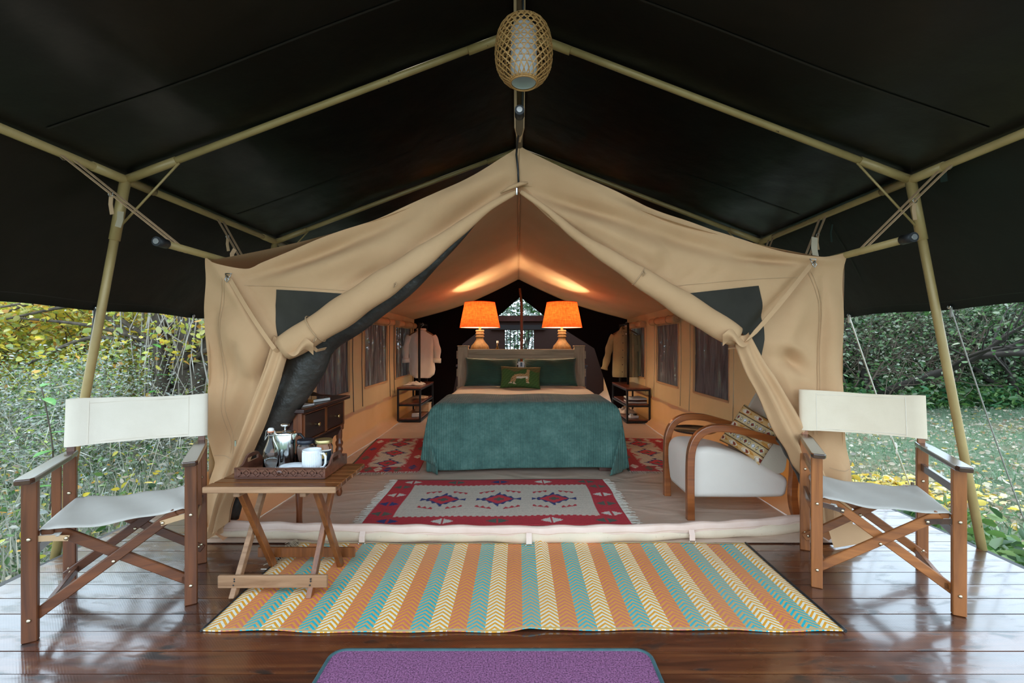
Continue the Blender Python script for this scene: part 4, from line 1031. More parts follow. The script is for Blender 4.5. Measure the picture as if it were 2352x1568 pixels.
bk_ = [(1.60, .30), (1.55, .36), (1.58, .46), (1.68, .64), (1.76, .78), (1.80, .80), (1.84, .78), (1.83, .70), (1.77, .46), (1.74, .30), (1.60, .30)]
pb = catmull([(x, 0, z) for x, z in bk_], 48)
mb = MB().grid(lambda u, v: Vector((pb[min(47, int(round(u*47)))].x, lerp(2.985, 3.365, v), pb[min(47, int(round(u*47)))].z)), 48, 10)
mb.f.append(tuple(range(0, 47))); mb.sm.append(False); mb.f.append(tuple(range(9*48+46, 9*48-1, -1))); mb.sm.append(False)
mb.build('backrest', M['uphol2'], ac, True)

def cushion(w_, h_, t_, nu=40, nv=30, pinch=.05, pw=.5, colf=None, wob=.0):
    mb = MB(); cols = []
    for sgn in (-1, 1):
        def f(u, v):
            a = 2*u-1; b = 2*v-1
            th = t_/2*max(0, (1-a**4))**pw*max(0, (1-b**4))**pw
            x = a*w_/2*(1-pinch*(1-b*b)*abs(a)**3); z = b*h_/2*(1-pinch*1.6*(1-a*a)*abs(b)**3)
            th += wob*math.sin(a*5+b*3)*max(0, (1-a*a)*(1-b*b))
            return Vector((x, sgn*th, z+h_/2))
        if sgn < 0: mb.grid(f, nu, nv)
        else:
            n0 = len(mb.v); vv = [f(i/(nu-1), j/(nv-1)) for j in range(nv) for i in range(nu)]
            ff = [(j*nu+i, (j+1)*nu+i, (j+1)*nu+i+1, j*nu+i+1) for j in range(nv-1) for i in range(nu-1)]
            mb.add(vv, ff, True)
        if colf is not None:
            for j in range(nv):
                for i in range(nu): cols.append((*colf(2*i/(nu-1)-1, 2*j/(nv-1)-1), 1))
    return mb, (cols if colf is not None else None)
def africol(a, b):
    s = (b+1)/2*5.2; k = int(s); f = s-k; tan = (.60, .36, .14); dk_ = (.05, .02, .01)
    if f < .07 or f > .95: return dk_
    if k % 2 == 0:
        nz = math.sin(a*7+b*11)*math.sin(a*3-b*17); base = (.50, .22, .04) if nz > .25 else tan
        q = ((a*1.6+k*.37) % 1.0)-.5; r = (q/.30)**2+((f-.52)/.30)**2
        if r < .45: return (.22, .035, .02) if (q+.25*(f-.5)) > 0 else (.70, .62, .52)
        if r < 1: return (.74, .70, .64) if r > .75 else base
        return base
    q = ((a*2.7+k*.2) % 1.0)-.5; r = abs(q)/.30+abs(f-.5)/.34
    if r < .55: return (.72, .72, .78) if int((a*2.7+k*.2)//1) % 2 else (.24, .04, .02)
    if r < .75: return (.06, .03, .02)
    if r < 1.0: return (.72, .66, .52)
    r2 = abs(abs(q)-.5)/.14+abs(f-.5)/.30
    if r2 < 1: return (.10, .06, .04) if r2 > .6 else (.66, .6, .5)
    return (.55, .40, .20)
mb, cl = cushion(.31, .31, .10, 100, 100, .05, .5, africol)
cu = tag(mb.build('patterned_cushion', M['attr'], None, col=cl), 'brown and white african print cushion leaning in the armchair', 'cushion')
cu.location = (1.50, 3.10, .40); cu.rotation_euler = (0, 0, 0)
cu.rotation_mode = 'QUATERNION'
cu.rotation_quaternion = (Matrix.Rotation(math.radians(-48), 3, 'Z') @ Matrix.Rotation(math.radians(-24), 3, 'X') @ Matrix.Rotation(math.radians(24), 3, 'Y')).to_quaternion()
rt = thing('round_table', 'small round dark lacquered side table behind the armchair', 'side table', (1.464, 3.78, 0))
MB().lathe([(.001, .405), (.12, .405), (.165, .415), (.183, .428), (.184, .434), (.178, .434), (.170, .428), (.001, .428)], (0, 0, 0), 48).build('dish_top', M['tablet'], rt)
MB().lathe([(.03, .405), (.016, .38), (.014, .25), (.022, .20), (.018, .15), (.035, .10), (.001, .09)], (0, 0, 0), 20).build('pedestal', M['tablet'], rt)
for k in range(3):
    a = 2*PI*k/3+.4; MB().tube([(.02*math.cos(a), .02*math.sin(a), .14), (.09*math.cos(a), .09*math.sin(a), .09), (.15*math.cos(a), .15*math.sin(a), .014)], [.016, .014, .012], 8).build('foot', M['tablet'], rt)

# ================================================================ BED
BX = .055; BH = .81; BT = .585
bed = thing('bed', 'double bed with weathered grey wooden headboard', 'bed', (BX, 4.9, 0))
for sx in (-1, 1):
    po = MB().box((BX-.015+sx*.747, 5.87, .552), (.135, .09, 1.09), None, .006).build('headboard_post', M['bedpost'], bed, True)
    MB().box((BX-.015+sx*.747, 5.87, 1.102), (.15, .10, .012), None, .003).build('post_cap', M['bedpost'], po, True)
    for z in (.99, .76, .53): MB().box((BX-.015+sx*.822, 5.87, z), (.02, .03, .10), None, .002).build('tenon', M['bedwood'], po, True)
    for y in (4.10,): MB().box((BX+sx*.735, y, .09), (.14, .12, .165), None, .005).build('leg', M['bedleg'], bed, True)
    MB().box((BX+sx*.76, 4.97, .22), (.05, 1.74, .14), None, .004).build('side_rail', M['bedleg'], bed, True)
for z in (1.0, .76, .53): MB().box((BX-.015, 5.87, z), (1.37, .05, .125), None, .004).build('headboard_rail', M['bedwood'], bed, True)
mt = MB().box((BX, 4.94, .43), (2*BH-.06, 1.78, .30)).build('mattress', M['linen'], bed, True); bevel(mt, .06, 4)
def topz(x): return BT
def sheet(u, v):
    a = lerp(-BH-.20, BH+.20, u); y = lerp(4.45, 5.80, v); d = abs(a)-(BH-.06)
    if d < 0: x, z = a, .597
    else:
        r = .06; an = min(d/r, PI/2); x = math.copysign(BH-.06+r*math.sin(an), a); z = .597-r*(1-math.cos(an))-max(0, d-r*PI/2)
    return Vector((BX+x, y, z+.004*math.sin(a*6+y*9)))
MB().grid(sheet, 50, 24).build('bed_sheet', M['linen'], bed, True)
def bend(d, r, fl=0.0):
    """d = distance past the edge line; returns outward offset, drop"""
    if d <= 0: return d, 0.0
    an = d/r
    if an < PI/2: return r*math.sin(an), r*(1-math.cos(an))
    e = d-r*PI/2
    return r+e*fl, r+e
def blanket(u, v):
    L = .70; drop = .53; sd_ = .46
    a = lerp(-BH-sd_, BH+sd_+.06, u); b = lerp(0, L+drop, v); r = .085
    ox, z1 = bend(abs(a)-(BH-r+.02), r, .14); oy, z2 = bend(b-(L-r), r, .03)
    sg = 1 if a >= 0 else -1
    x = sg*((BH-r+.02)+ox) if abs(a) > BH-r+.02 else a
    y = 4.70-((L-r)+oy) if b > L-r else 4.70-b
    if z1 > 0 and z2 > 0:
        mn = min(z1, z2); mx = max(z1, z2)
        z = mx+.10*mn
        k = mn*.34
        x += sg*k*.25; y -= k*.42-.10*mn*math.sin(mn*9)
        x -= sg*.55*max(0, mn-.16)
    else:
        z = z1+z2
    y -= .012*math.sin(a*7.0)*min(1, z2*3) ; x += sg*.02*math.sin(y*8)*min(1, z1*3)
    zz = .612-z+.005*math.sin(a*9+b*4)*(z1 == 0)*(z2 == 0)
    hem = .012*math.sin(a*3+.5)
    return Vector((BX+x, y, max(.022+.004*math.sin(u*40), zz+hem*v)))
bl = MB().grid(blanket, 110, 80).build('quilt', M['quilt']); tag(bl, 'teal velvet quilt draped over the foot of the bed', 'quilt'); solid(bl, .010)
def mkpillow(name, lab, cat, x, y, w_, h_, t_, tilt, mat, rz=0, ry=0, colf=None, n=(40, 30)):
    mb, cl = cushion(w_, h_, t_, n[0], n[1], .06, .45, colf, .01)
    o = tag(mb.build(name, M[mat], None, col=cl), lab, cat); o.location = (x, y, .605); o.rotation_euler = (math.radians(-tilt), ry, rz); return o
mkpillow('pillow', 'dark green velvet pillow on the left side of the bed', 'pillow', -.33, 5.58, .66, .375, .17, 22, 'pillow', .04, .02)
mkpillow('pillow', 'dark green velvet pillow on the right side of the bed', 'pillow', .40, 5.58, .66, .375, .17, 22, 'pillow', -.04, -.02)
CAT = [  # crude silhouette of the standing big cat, units of half width
    [(-.36,.02),(-.10,.10),(.20,.10),(.40,.16),(.46,.36),(.36,.42),(.28,.30),(.20,.22),(-.05,.24),(-.30,.22),(-.44,.05)],
]
BODY = [(-.38,-.05),(-.30,.16),(-.05,.22),(.22,.20),(.30,.42),(.28,.56),(.33,.66),(.41,.64),(.47,.52),(.44,.42),(.44,.12),(.36,-.08),(.05,-.20),(-.15,-.18),(-.25,-.22)]
LEGS = [[(.34,.05),(.44,.05),(.40,-.42),(.44,-.62),(.34,-.62),(.33,-.40)],[(.24,.0),(.34,.0),(.33,-.42),(.36,-.58),(.28,-.58),(.27,-.4)],
        [(-.40,.05),(-.18,-.02),(-.22,-.30),(-.28,-.60),(-.20,-.72),(-.34,-.74),(-.38,-.6),(-.32,-.36)],[(-.36,-.02),(-.24,-.2),(-.34,-.42),(-.44,-.58),(-.38,-.66),(-.50,-.66),(-.54,-.56),(-.42,-.34)]]
TAIL = [(-.38,.05),(-.46,-.20),(-.50,-.50),(-.60,-.66),(-.56,-.68),(-.46,-.50),(-.42,-.2),(-.34,-.02)]
def inpoly(x, y, p):
    c = False; j = len(p)-1
    for i in range(len(p)):
        if (p[i][1] > y) != (p[j][1] > y) and x < (p[j][0]-p[i][0])*(y-p[i][1])/(p[j][1]-p[i][1])+p[i][0]: c = not c
        j = i
    return c
def catcol(a, b):
    if inpoly(a, b, BODY) or any(inpoly(a, b, q) for q in LEGS) or inpoly(a, b, TAIL):
        if b < -.02 and -.2 < a < .36 and b > -.25: return (.66, .52, .38)
        if (math.sin(a*47)*math.sin(b*31+a*13)) > .55: return (.20, .09, .03)
        if b < -.55: return (.60, .47, .33)
        return (.44, .25, .10)
    nz = math.sin(a*23+b*9)*math.sin(b*27-a*11)*.5+.5
    return (.035+.03*nz, .075+.045*nz, .012+.01*nz) if b < .55+.15*math.sin(a*6) else (.10+.05*nz, .07+.03*nz, .02)
mkpillow('cat_cushion', 'small green cushion printed with a standing spotted cat', 'cushion', .025, 5.37, .48, .27, .12, 20, 'attr', .0, .03, catcol, (180, 100))
bk2 = tag(MB().box((0, 0, .055), (.075, .012, .11), None, .002).build('white_card', M['paper']), 'small white card standing between the green pillows', 'card'); bk2.location = (.04, 5.66, .80); bk2.rotation_euler = (-.15, 0, 0)
MB().box((0, -.007, .075), (.024, .002, .05)).build('card_print', M['label'], bk2)

# ================================================================ CONSOLE, LAMPS, BOTTLES
CZ = .855
co = thing('console_table', 'dark console table behind the headboard carrying both lamps', 'table', (.05, 6.2, 0))
MB().box((.05, 6.2, CZ-.015), (1.75, .36, .03), None, .004).build('table_top', M['desk'], co, True)
for x in (-.78, .88):
    for y in (6.06, 6.34): MB().box((x, y, (CZ-.03)/2+.008), (.05, .05, CZ-.03)).build('leg', M['desk'], co, True)
MB().box((.05, 6.05, CZ-.07), (1.65, .02, .08)).build('apron', M['desk'], co, True)
def lamp(label, x):
    t = thing('table_lamp', label, 'lamp', (x, 6.17, CZ), 0, 'bedside table lamps')
    prof = [(.001, 0), (.125, 0), (.125, .035), (.10, .045), (.085, .075), (.105, .10), (.128, .15), (.130, .20), (.115, .25), (.075, .295), (.050, .335), (.046, .36), (.060, .368), (.060, .378), (.05, .385), (.052, .40), (.060, .406), (.060, .416), (.050, .424), (.055, .44), (.060, .455), (.052, .462), (.001, .464)]
    MB().lathe(prof, (0, 0, 0), 32).build('base', M['lampbase'], t)
    st = MB().lathe([(.012, .462), (.02, .475), (.016, .49), (.016, .53), (.001, .53)], (0, 0, 0), 14).build('socket', M['brass'], t)
    bb = MB().lathe([(.001, .53), (.016, .535), (.03, .56), (.028, .59), (.001, .61)], (0, 0, 0), 14).build('bulb', M['bulb'], st)
    sh = MB().lathe([(.273, .497), (.205, .835)], (0, 0, 0), 48).build('shade', M['shade'], t); 
    MB().lathe([(.268, .498), (.201, .834)], (0, 0, 0), 48).build('shade_lining', M['shade_in'], sh)
    for r, z in ((.273, .497), (.205, .835)): MB().tube([(r*math.cos(a), r*math.sin(a), z) for a in np.linspace(0, 2*PI, 49)], .003, 6).build('shade_rim', M['shade'], sh)
    l = bpy.data.lights.new('bulb_light', 'POINT'); l.energy = 15; l.color = (1, .74, .45); l.shadow_soft_size = .035
    lo = bpy.data.objects.new('bulb_light', l); C.objects.link(lo); lo.parent = t; lo.location = (0, 0, .645)
    return t
lamp('lit table lamp with red linen shade at the left of the headboard', -.518)
lamp('lit table lamp with red linen shade at the right of the headboard', .594)
def bottle(lab, x, h, r, mat, cap):
    t = thing('small_bottle', lab, 'bottle', (x, 6.12, CZ))
    MB().lathe([(.001, 0), (r, 0), (r, h*.6), (r*.4, h*.75), (r*.4, h*.9), (.001, h*.9)], (0, 0, 0), 18).build('glass_body', M[mat], t)
    MB().lathe([(r*.5, h*.9), (r*.5, h), (.001, h)], (0, 0, 0), 14).build('cap', M[cap], t)
bottle('slim amber bottle with a pale cap beside the left lamp', -.275, .315, .032, 'amber', 'paper')
bottle('clear bottle beside the amber bottle behind the headboard', -.36, .14, .028, 'steel', 'black')
for k, x in enumerate((.22, .29, .36, .42)):
    t = thing('toiletry_bottle', '%s small dark toiletry bottle in the row left of the right lamp' % ('leftmost', 'second', 'third', 'rightmost')[k], 'bottle', (x, 6.12, CZ), 0, 'toiletry bottles on the console')
    MB().lathe([(.001, 0), (.020, 0), (.020, .06), (.008, .07), (.001, .07)], (0, 0, 0), 12).build('glass_body', M['amber'], t); MB().lathe([(.011, .07), (.011, .088), (.001, .09)], (0, 0, 0), 10).build('cap', M['brass'], t)

# ================================================================ SHELF RACKS WITH HANGING CLOTHES
def rack(lab, xa, xb, ya, yb, px_, py_):
    t = thing('shelf_rack', lab, 'shelf', ((xa+xb)/2, (ya+yb)/2, 0)); H = .49
    for x in (xa, xb):
        for y in (ya, yb): MB().box((x, y, H/2+.008), (.025, .025, H-.016)).build('upright', M['blackmetal'], t, True)
    for z in (.03, .25, H-.014):
        mb = MB()
        for x in (xa, xb): mb.box((x, (ya+yb)/2, z), (.022, yb-ya, .022))
        for y in (ya, yb): mb.box(((xa+xb)/2, y, z), (xb-xa, .022, .022))
        mb.build('shelf_frame', M['blackmetal'], t, True)
        MB().box(((xa+xb)/2, (ya+yb)/2, z+.022), (xb-xa+(.03 if z > .4 else -.02), yb-ya+(.03 if z > .4 else -.02), .022), None, .003).build('shelf_board', M['shelf'], t, True)
    zt = H+.02
    MB().tube([(px_, py_, zt-.01), (px_, py_, 1.45)], .018, 12).build('clothes_pole', M['blackmetal'], t, True)
    MB().tube([(px_, py_, 1.43), (px_, py_+.55, 1.43)], .015, 10).build('hanging_rail', M['blackmetal'], t, True)
    MB().tube([(px_, py_+.55, zt-.01), (px_, py_+.55, 1.45)], .016, 10).build('clothes_pole', M['blackmetal'], t, True)
    return t
rack('black metal shelf rack with pole left of the bed', -1.715, -1.40, 6.5, 7.45, -1.505, 6.93)
rack('black metal shelf rack with pole right of the bed', 1.535, 1.85, 6.40, 7.35, 1.675, 6.93)
def body(mb, rings, n=28, wr=.012):
    def f(u, v):
        j = v*(len(rings)-1); i = min(len(rings)-2, int(j)); t = j-i
        z, w_, d, cx_ = [lerp(rings[i][q], rings[i+1][q], t) for q in range(4)]
        a = 2*PI*u; c_, s_ = math.cos(a), math.sin(a)
        return Vector((cx_+w_*np.sign(c_)*abs(c_)**.7, d*np.sign(s_)*abs(s_)**.8+wr*math.sin(a*5+v*3)*v, z))
    return mb.grid(f, n, 26, True, True)
def hanger(par, z=1.30):
    MB().tube([(0, 0, .10), (.02, 0, .115), (.035, 0, .10), (.03, 0, .08), (0, 0, .06), (0, 0, .03)], .004, 6).build('hanger_hook', M['wire'], par)
    MB().tube([(-.19, 0, -.075), (-.1, 0, -.02), (0, 0, .03), (.1, 0, -.02), (.19, 0, -.075)], .008, 8).build('hanger_bar', M['tt_leg'], par)
sh = thing('linen_shirt', 'white long-sleeved shirt hanging on the left pole', 'shirt', (-1.50, 7.06, 1.335))
body(MB(), [(.01, .055, .035, 0), (-.03, .09, .04, 0), (-.075, .175, .045, 0), (-.12, .20, .05, 0), (-.25, .19, .055, 0), (-.45, .19, .06, .005), (-.60, .205, .065, .01), (-.68, .19, .06, .01), (-.735, .12, .05, .015)], 40, .016).build('body', M['shirt'], sh)
for s_ in (-1, 1):
    sl_ = MB().tube(catmull([(s_*.17, 0, -.09), (s_*.225, 0, -.2), (s_*.245, .0, -.36), (s_*.235, 0, -.50)], 14), [(.055+.008*math.sin(k*1.1), .036) for k in range(14)], 14, True, (1, 0, 0)).build('sleeve', M['shirt'], sh)
    MB().tube([(s_*.240, 0, -.43), (s_*.236, 0, -.50)], [(.066, .044), (.068, .046)], 14, True, (1, 0, 0)).build('rolled_cuff', M['shirt'], sl_)
MB().tube([(.06*math.cos(a), .045*math.sin(a), .015) for a in np.linspace(0, 2*PI, 20)], .018, 8).build('collar', M['shirt'], sh); hanger(sh)
jk = thing('olive_jacket', 'olive khaki jacket hanging open on the right pole', 'jacket', (1.665, 7.05, 1.35))
body(MB(), [(.0, .06, .045, -.03), (-.04, .10, .06, -.03), (-.09, .175, .07, -.01), (-.14, .20, .08, -.005), (-.3, .195, .095, 0), (-.5, .20, .10, 0), (-.70, .205, .105, 0), (-.735, .20, .10, 0)], 28, .008).build('body', M['jacket'], jk)
for pth in ([(-.17, 0, -.10), (-.235, 0, -.22), (-.28, -.01, -.42), (-.335, -.02, -.62)], [(.165, 0, -.10), (.21, 0, -.24), (.225, 0, -.45), (.215, 0, -.70)]):
    cp = catmull(pth, 16); sl_ = MB().tube(cp, [(.060-.0008*k+.006*math.sin(k*1.3), .040) for k in range(16)], 14, True, (1, 0, 0)).build('sleeve', M['jacket'], jk)
    MB().tube([cp[-2], cp[-1]], [(.054, .042), (.053, .042)], 14, True, (1, 0, 0)).build('cuff', M['jacket'], sl_)
def yb_(z): return -interp(-z, [0, .05, .14, .3, .5, .74], [.045, .066, .082, .098, .104, .104])
MB().grid(lambda u, v: Vector((lerp(-.035+.0*v, .10-.02*v, u)-.02, yb_(lerp(-.02, -.73, v))-.006, lerp(-.02, -.73, v))), 6, 16).build('lining', M['jacket_in'], jk)
for x0_, x1_ in ((-.085, -.035), (.075, .10)): MB().grid(lambda u, v: Vector((lerp(x0_, x1_, u)-.02*v*(x0_ < 0), yb_(lerp(-.05, -.73, v))-.013, lerp(-.05, -.73, v))), 4, 16).build('placket', M['jacket'], jk)
MB().tube(catmull([(-.10, -.06, -.06), (-.07, -.02, .0), (-.03, .04, .03), (.03, -.02, .0), (.06, -.06, -.07)], 14), (.024), 8).build('collar', M['jacket'], jk)
MB().box((.0, -.075, -.09), (.04, .004, .055)).build('neck_label', M['paper'], jk)
MB().grid(lambda u, v: Vector((.115+.075*u, yb_(-.27)-.002+.02*u, -.24-.10*v)), 4, 4).build('chest_pocket', M['jacket'], jk)
mb = MB()
for k in range(6): screw(mb, (-.062-.003*k, yb_(-.12-.11*k)-.015, -.10-.11*k), (0, -1, 0), .008)
mb.build('buttons', M['desk'], jk); hanger(jk)
# things on the racks
def crumple(w_, d_, h_, n=26, seed=1):
    return MB().grid(lambda u, v: Vector(((u-.5)*w_*(1+.1*math.sin(v*9+seed)), (v-.5)*d_*(1+.12*math.sin(u*8+seed)), .004+h_*(math.sin(PI*u)*math.sin(PI*v))**.5*(.65+.35*math.sin(u*17+seed)*math.sin(v*13+seed*2)))), n, n)
o = tag(crumple(.27, .30, .05, 26, 2).build('crumpled_cloth', M['shirt']), 'crumpled white cloth under the hanging shirt', 'cloth'); o.location = (-1.56, 6.99-.08, .509); solid(o, .006)
bx = thing('wooden_box', 'small pale box on the bottom shelf of the left rack', 'box', (-1.49, 6.66, .066), .2); MB().box((0, 0, .018), (.13, .09, .036), None, .003).build('box_body', M['paper'], bx); MB().box((0, 0, .040), (.134, .094, .010), None, .003).build('box_lid', M['paper'], bx)
o = tag(crumple(.22, .3, .03, 20, 3).build('folded_bag', M['strap']), 'brown folded bag on the middle shelf of the left rack', 'bag'); o.location = (-1.53, 7.1, .286); solid(o, .006)
mb = MB(); 
bo2 = thing('storage_box', 'tan box at the back of the bottom shelf of the left rack', 'box', (-1.5, 7.2, .066)); bevel(MB().box((0, 0, .06), (.22, .2, .12)).build('box_body', M['canvas_in'], bo2), .008); MB().box((0, 0, .126), (.23, .21, .012), None, .003).build('box_lid', M['canvas_in'], bo2)
for k in range(3):
    tw = tag(MB().grid(lambda u, v: Vector(((u-.5)*.26, (v-.5)*.30+.01*math.sin(u*7+k), .009+.006*math.sin(u*9+k*2)*math.sin(v*5))), 20, 10).build('folded_towel', M['paper' if k != 1 else 'desk']), ['lowest pale towel in the stack on the right rack', 'dark brown towel in the middle of the stack on the right rack', 'top white towel of the stack on the right rack'][k], 'towel', 'towels on the right rack')
    tw.location = (1.70, 6.60, .286+k*.024); solid(tw, .018)
ps = thing('power_strip', 'white power strip on the bottom shelf of the right rack', 'power strip', (1.66, 6.55, .063), .3); MB().box((0, 0, .018), (.14, .07, .036), None, .006).build('housing', M['white'], ps)
for dx in (-.035, .03): MB().box((dx, 0, .048), (.04, .04, .026), None, .004).build('plug', M['paper' if dx < 0 else 'black'], ps)
MB().tube([(.065, 0, .02), (.10, .05, .015), (.12, .15, .012), (.06, .3, .012)], .004, 6).build('power_cord', M['black'], ps)
o = tag(crumple(.25, .28, .09, 22, 5).build('white_bundle', M['shirt']), 'white cloth bundle at the back of the right rack bottom shelf', 'cloth'); o.location = (1.66, 7.05, .064); solid(o, .006)

# ================================================================ WOVEN PENDANT LAMP
pl = thing('pendant_lamp', 'woven bamboo pendant lamp hanging below the canopy ridge', 'lamp', (.026, 2.10, 2.345))
zz = [0, .025, .07, .13, .19, .24, .27, .282]; rr = [.066, .098, .124, .133, .129, .114, .092, .062]
def prad(z): 
    pts = PR; return interp(z, [p[0] for p in pts], [p[1] for p in pts])
PR = [(p.z, p.x) for p in catmull([(r, 0, z) for z, r in zip(zz, rr)], 60)]
mb = MB(); NS = 26
for d_ in (-1, 1):
    for k in range(NS):
        pts = []
        for z in np.linspace(0, .282, 30):
            a = 2*PI*k/NS+d_*z/.282*1.9; r = prad(z)+.0012*d_*math.sin(z*260+k*PI); pts.append(Vector((r*math.cos(a), r*math.sin(a), z)))
        # flat strip
        N = len(pts); vv = []; ff = []
        for i, p in enumerate(pts):
            t = (pts[min(i+1, N-1)]-pts[max(i-1, 0)]).normalized(); no = Vector((p.x, p.y, 0)).normalized(); sd_ = t.cross(no).normalized()
            for a_, b_ in ((-1,-1),(1,-1),(1,1),(-1,1)): vv.append(p+sd_*(a_*.0026)+no*(b_*.0008))
        for i in range(N-1):
            for q in range(4): ff.append((i*4+q, i*4+(q+1) % 4, i*4+4+(q+1) % 4, i*4+4+q))
        mb.add(vv, ff)
ws = mb.build('woven_shade', M['bamboo'], pl)
mb = MB()
for z in np.linspace(.04, .27, 12): mb.tube([((prad(z)-.001)*math.cos(a), (prad(z)-.001)*math.sin(a), z) for a in np.linspace(0, 2*PI, 41)], .0018, 4, False)
mb.build('woven_hoops', M['bamboo'], ws)
for z, r in ((.0, .061), (.006, .066), (.282, .062)): MB().tube([(r*math.cos(a), r*math.sin(a), z) for a in np.linspace(0, 2*PI, 41)], .0045, 6, False).build('rim', M['bamboo'], ws)
MB().lathe([(.056, .004), (.060, .05), (.060, .25), (.045, .262)], (0, 0, 0), 32).build('diffuser', M['diff'], pl); MB().lathe([(.001, .10), (.058, .10)], (0, 0, 0), 32).build('diffuser_disc', M['diff'], pl)
MB().tube([(0, 0, .26), (0, 0, .32)], .018, 10).build('lamp_holder', M['black'], pl); MB().tube([(0, 0, .31), (-.004, .02, .45), (-.012, .06, .535)], .004, 8).build('cable', M['black'], pl)

# ================================================================ RUGS AND MATS
RED, CRM, BLU, GRY = np.array([.50, .035, .05]), np.array([.60, .53, .44]), np.array([.03, .045, .17]), np.array([.10, .115, .09])
def kilim(name, label, W_, H_, loc, rz, cell=.006, redk=1.0, fringe_at='ends'):
    nx, ny = int(W_/cell)+1, int(H_/cell)+1
    xs = np.linspace(-W_/2, W_/2, nx); ys = np.linspace(-H_/2, H_/2, ny); X_, Yg = np.meshgrid(xs, ys)
    col = np.zeros((ny, nx, 3)); col[:] = RED*redk
    rng = np.random.RandomState(3)
    ex = W_/2-np.abs(X_); ey = H_/2-np.abs(Yg)
    bw = .17; bh = .15
    tooth = (np.floor(X_/.02) % 2)*.012
    inner = (ex > bw) & (ey > bh+tooth); col[inner] = CRM
    tri = lambda v, p: np.abs((v/p) % 1.0-.5)*2
    for cx_ in (-.40, 0, .40):
        dx = X_-cx_; dy = Yg; r = np.abs(dx)/.105+np.abs(dy)/.092
        t = tri(dx+.0125, .05)
        ring = (r >= 1.0) & (r < 1.12+.34*t) & inner; col[ring] = BLU
        col[(np.abs(dx) < .008) & (np.abs(dy) < .14) & (r >= 1) & inner] = BLU; col[(np.abs(dx) > .125) & (np.abs(dx) < .162) & (np.abs(dy) < (np.abs(dx)-.125)*.7+.004) & inner] = BLU
        col[r < 1.0] = RED*1.15
        cr = ((np.abs(dx) < .014) & (np.abs(dy) < .036)) | ((np.abs(dy) < .013) & (np.abs(dx) < .036)); col[cr] = GRY
        for sx in (-1, 1):
            for sy in (-1, 1):
                q = (dx*sx-.10); w_ = dy*sy-.165+q*.35
                z = (np.abs(q) < .055) & (w_ < .006) & (w_ > -.035*tri(q, .043)) & inner; col[z] = RED
    cyc = [np.array([.66, .62, .55]), GRY, BLU, np.array([.66, .62, .55]), GRY]
    def motif(cx_, cy_, c):
        dx = np.abs(X_-cx_); dy = np.abs(Yg-cy_)
        st_ = np.floor(dx/.014)*.014
        col[(st_/.068+dy/.040 < 1) & (dx > .007)] = c
    nn = max(3, int(W_/.29))
    for k in range(nn):
        cx_ = lerp(-W_/2+.15, W_/2-.15, k/(nn-1))
        motif(cx_, H_/2-.075, cyc[k % 5]); motif(cx_, -H_/2+.075, cyc[(k+2) % 5])
    for k in range(4):
        cy_ = lerp(-H_/2+.20, H_/2-.20, k/3)
        motif(-W_/2+.085, cy_, cyc[(k+1) % 5]); motif(W_/2-.085, cy_, cyc[(k+3) % 5])
    col[(Yg > H_/2-.018)] = GRY*.7
    col *= (.88+.22*rng.rand(ny, nx))[..., None]*(.94+.12*rng.rand(ny, 1))[..., None]
    Z = .004+.003*np.sin(X_*9+1)*np.sin(Yg*7)
    v = np.stack([X_+.006*np.sin(Yg*9), Yg+.008*np.sin(X_*4), Z], -1).reshape(-1, 3)
    t = thing(name, label, 'rug', loc, rz, 'red kilim rugs in the tent')
    mb = MB(); mb.v = [tuple(q) for q in v]
    idx = np.arange(nx*ny).reshape(ny, nx); f = np.stack([idx[:-1, :-1], idx[:-1, 1:], idx[1:, 1:], idx[1:, :-1]], -1).reshape(-1, 4)
    mb.f = [tuple(int(a) for a in q) for q in f]; mb.sm = [True]*len(mb.f)
    rgba = np.concatenate([np.clip(col, 0, 1), np.ones((ny, nx, 1))], -1).reshape(-1, 4)
    solid(mb.build('weave', M['attr'], t, col=rgba), .005)
    for sx in (-1, 1):
        fr = MB()
        for k in range(int(H_/.009)):
            y = -H_/2+k*.009+random.uniform(-.003, .003); x = sx*W_/2; L = random.uniform(.04, .075); b_ = random.uniform(-.02, .02)
            fr.tube([(x-sx*.004, y, .006), (x+sx*L*.5, y+b_*.5, .009), (x+sx*L, y+b_, .004)], [.0022, .002, .0014], 4, False)
        o = fr.build('fringe', M['rope'], t); o['kind'] = 'stuff'
    return t
kilim('kilim_rug', 'red and cream kilim with three blue medallions in the doorway', 1.70, .95, (-.14, 3.30, .008), math.radians(.6), .006, 1.0)
kilim('kilim_rug', 'faded red kilim on the left of the bed', 1.40, .66, (-1.27, 4.68, .008), math.radians(90+5), .007, .85)
kilim('kilim_rug', 'faded red kilim on the right of the bed, behind the armchair', 1.40, .66, (1.34, 4.70, .008), math.radians(90-3), .007, .85)

mt = thing('woven_mat', 'striped chevron plastic mat in front of the tent door', 'mat', (.018, 2.21, .0))
def matf(u, v):
    x = lerp(-1.2725, 1.2725, u); y = lerp(-.405, .385, v)
    rk = .028*math.exp(-((x-.075-.05*(v-.5))/.03)**2)*max(0, (v-.55)/.45)+.012*math.exp(-((x-.02)/.05)**2)*max(0, .25-v)*3
    return Vector((x+.010*(1-v)*u*0, y+.008*math.sin(x*3.0)+.004*math.sin(x*17)*(v < .1), .006+rk+.002*math.sin(x*11+v*5)))
solid(MB().grid(matf, 200, 40).build('weave', M['mat'], mt), .004)
for v0 in (0.0, .985): MB().grid(lambda u, v: matf(u, v0+.015*v)+Vector((0, 0, .003)), 120, 3).build('end_band', M['matend'], mt)
for u0 in (0, 1):
    MB().tube([matf(u0, q)+Vector((.004*(1 if u0 else -1), 0, .002)) for q in np.linspace(-.005, 1.0, 20)], (.007 if u0 else .005), 6).build('edge_cord', M['black'], mt)
fr = MB()
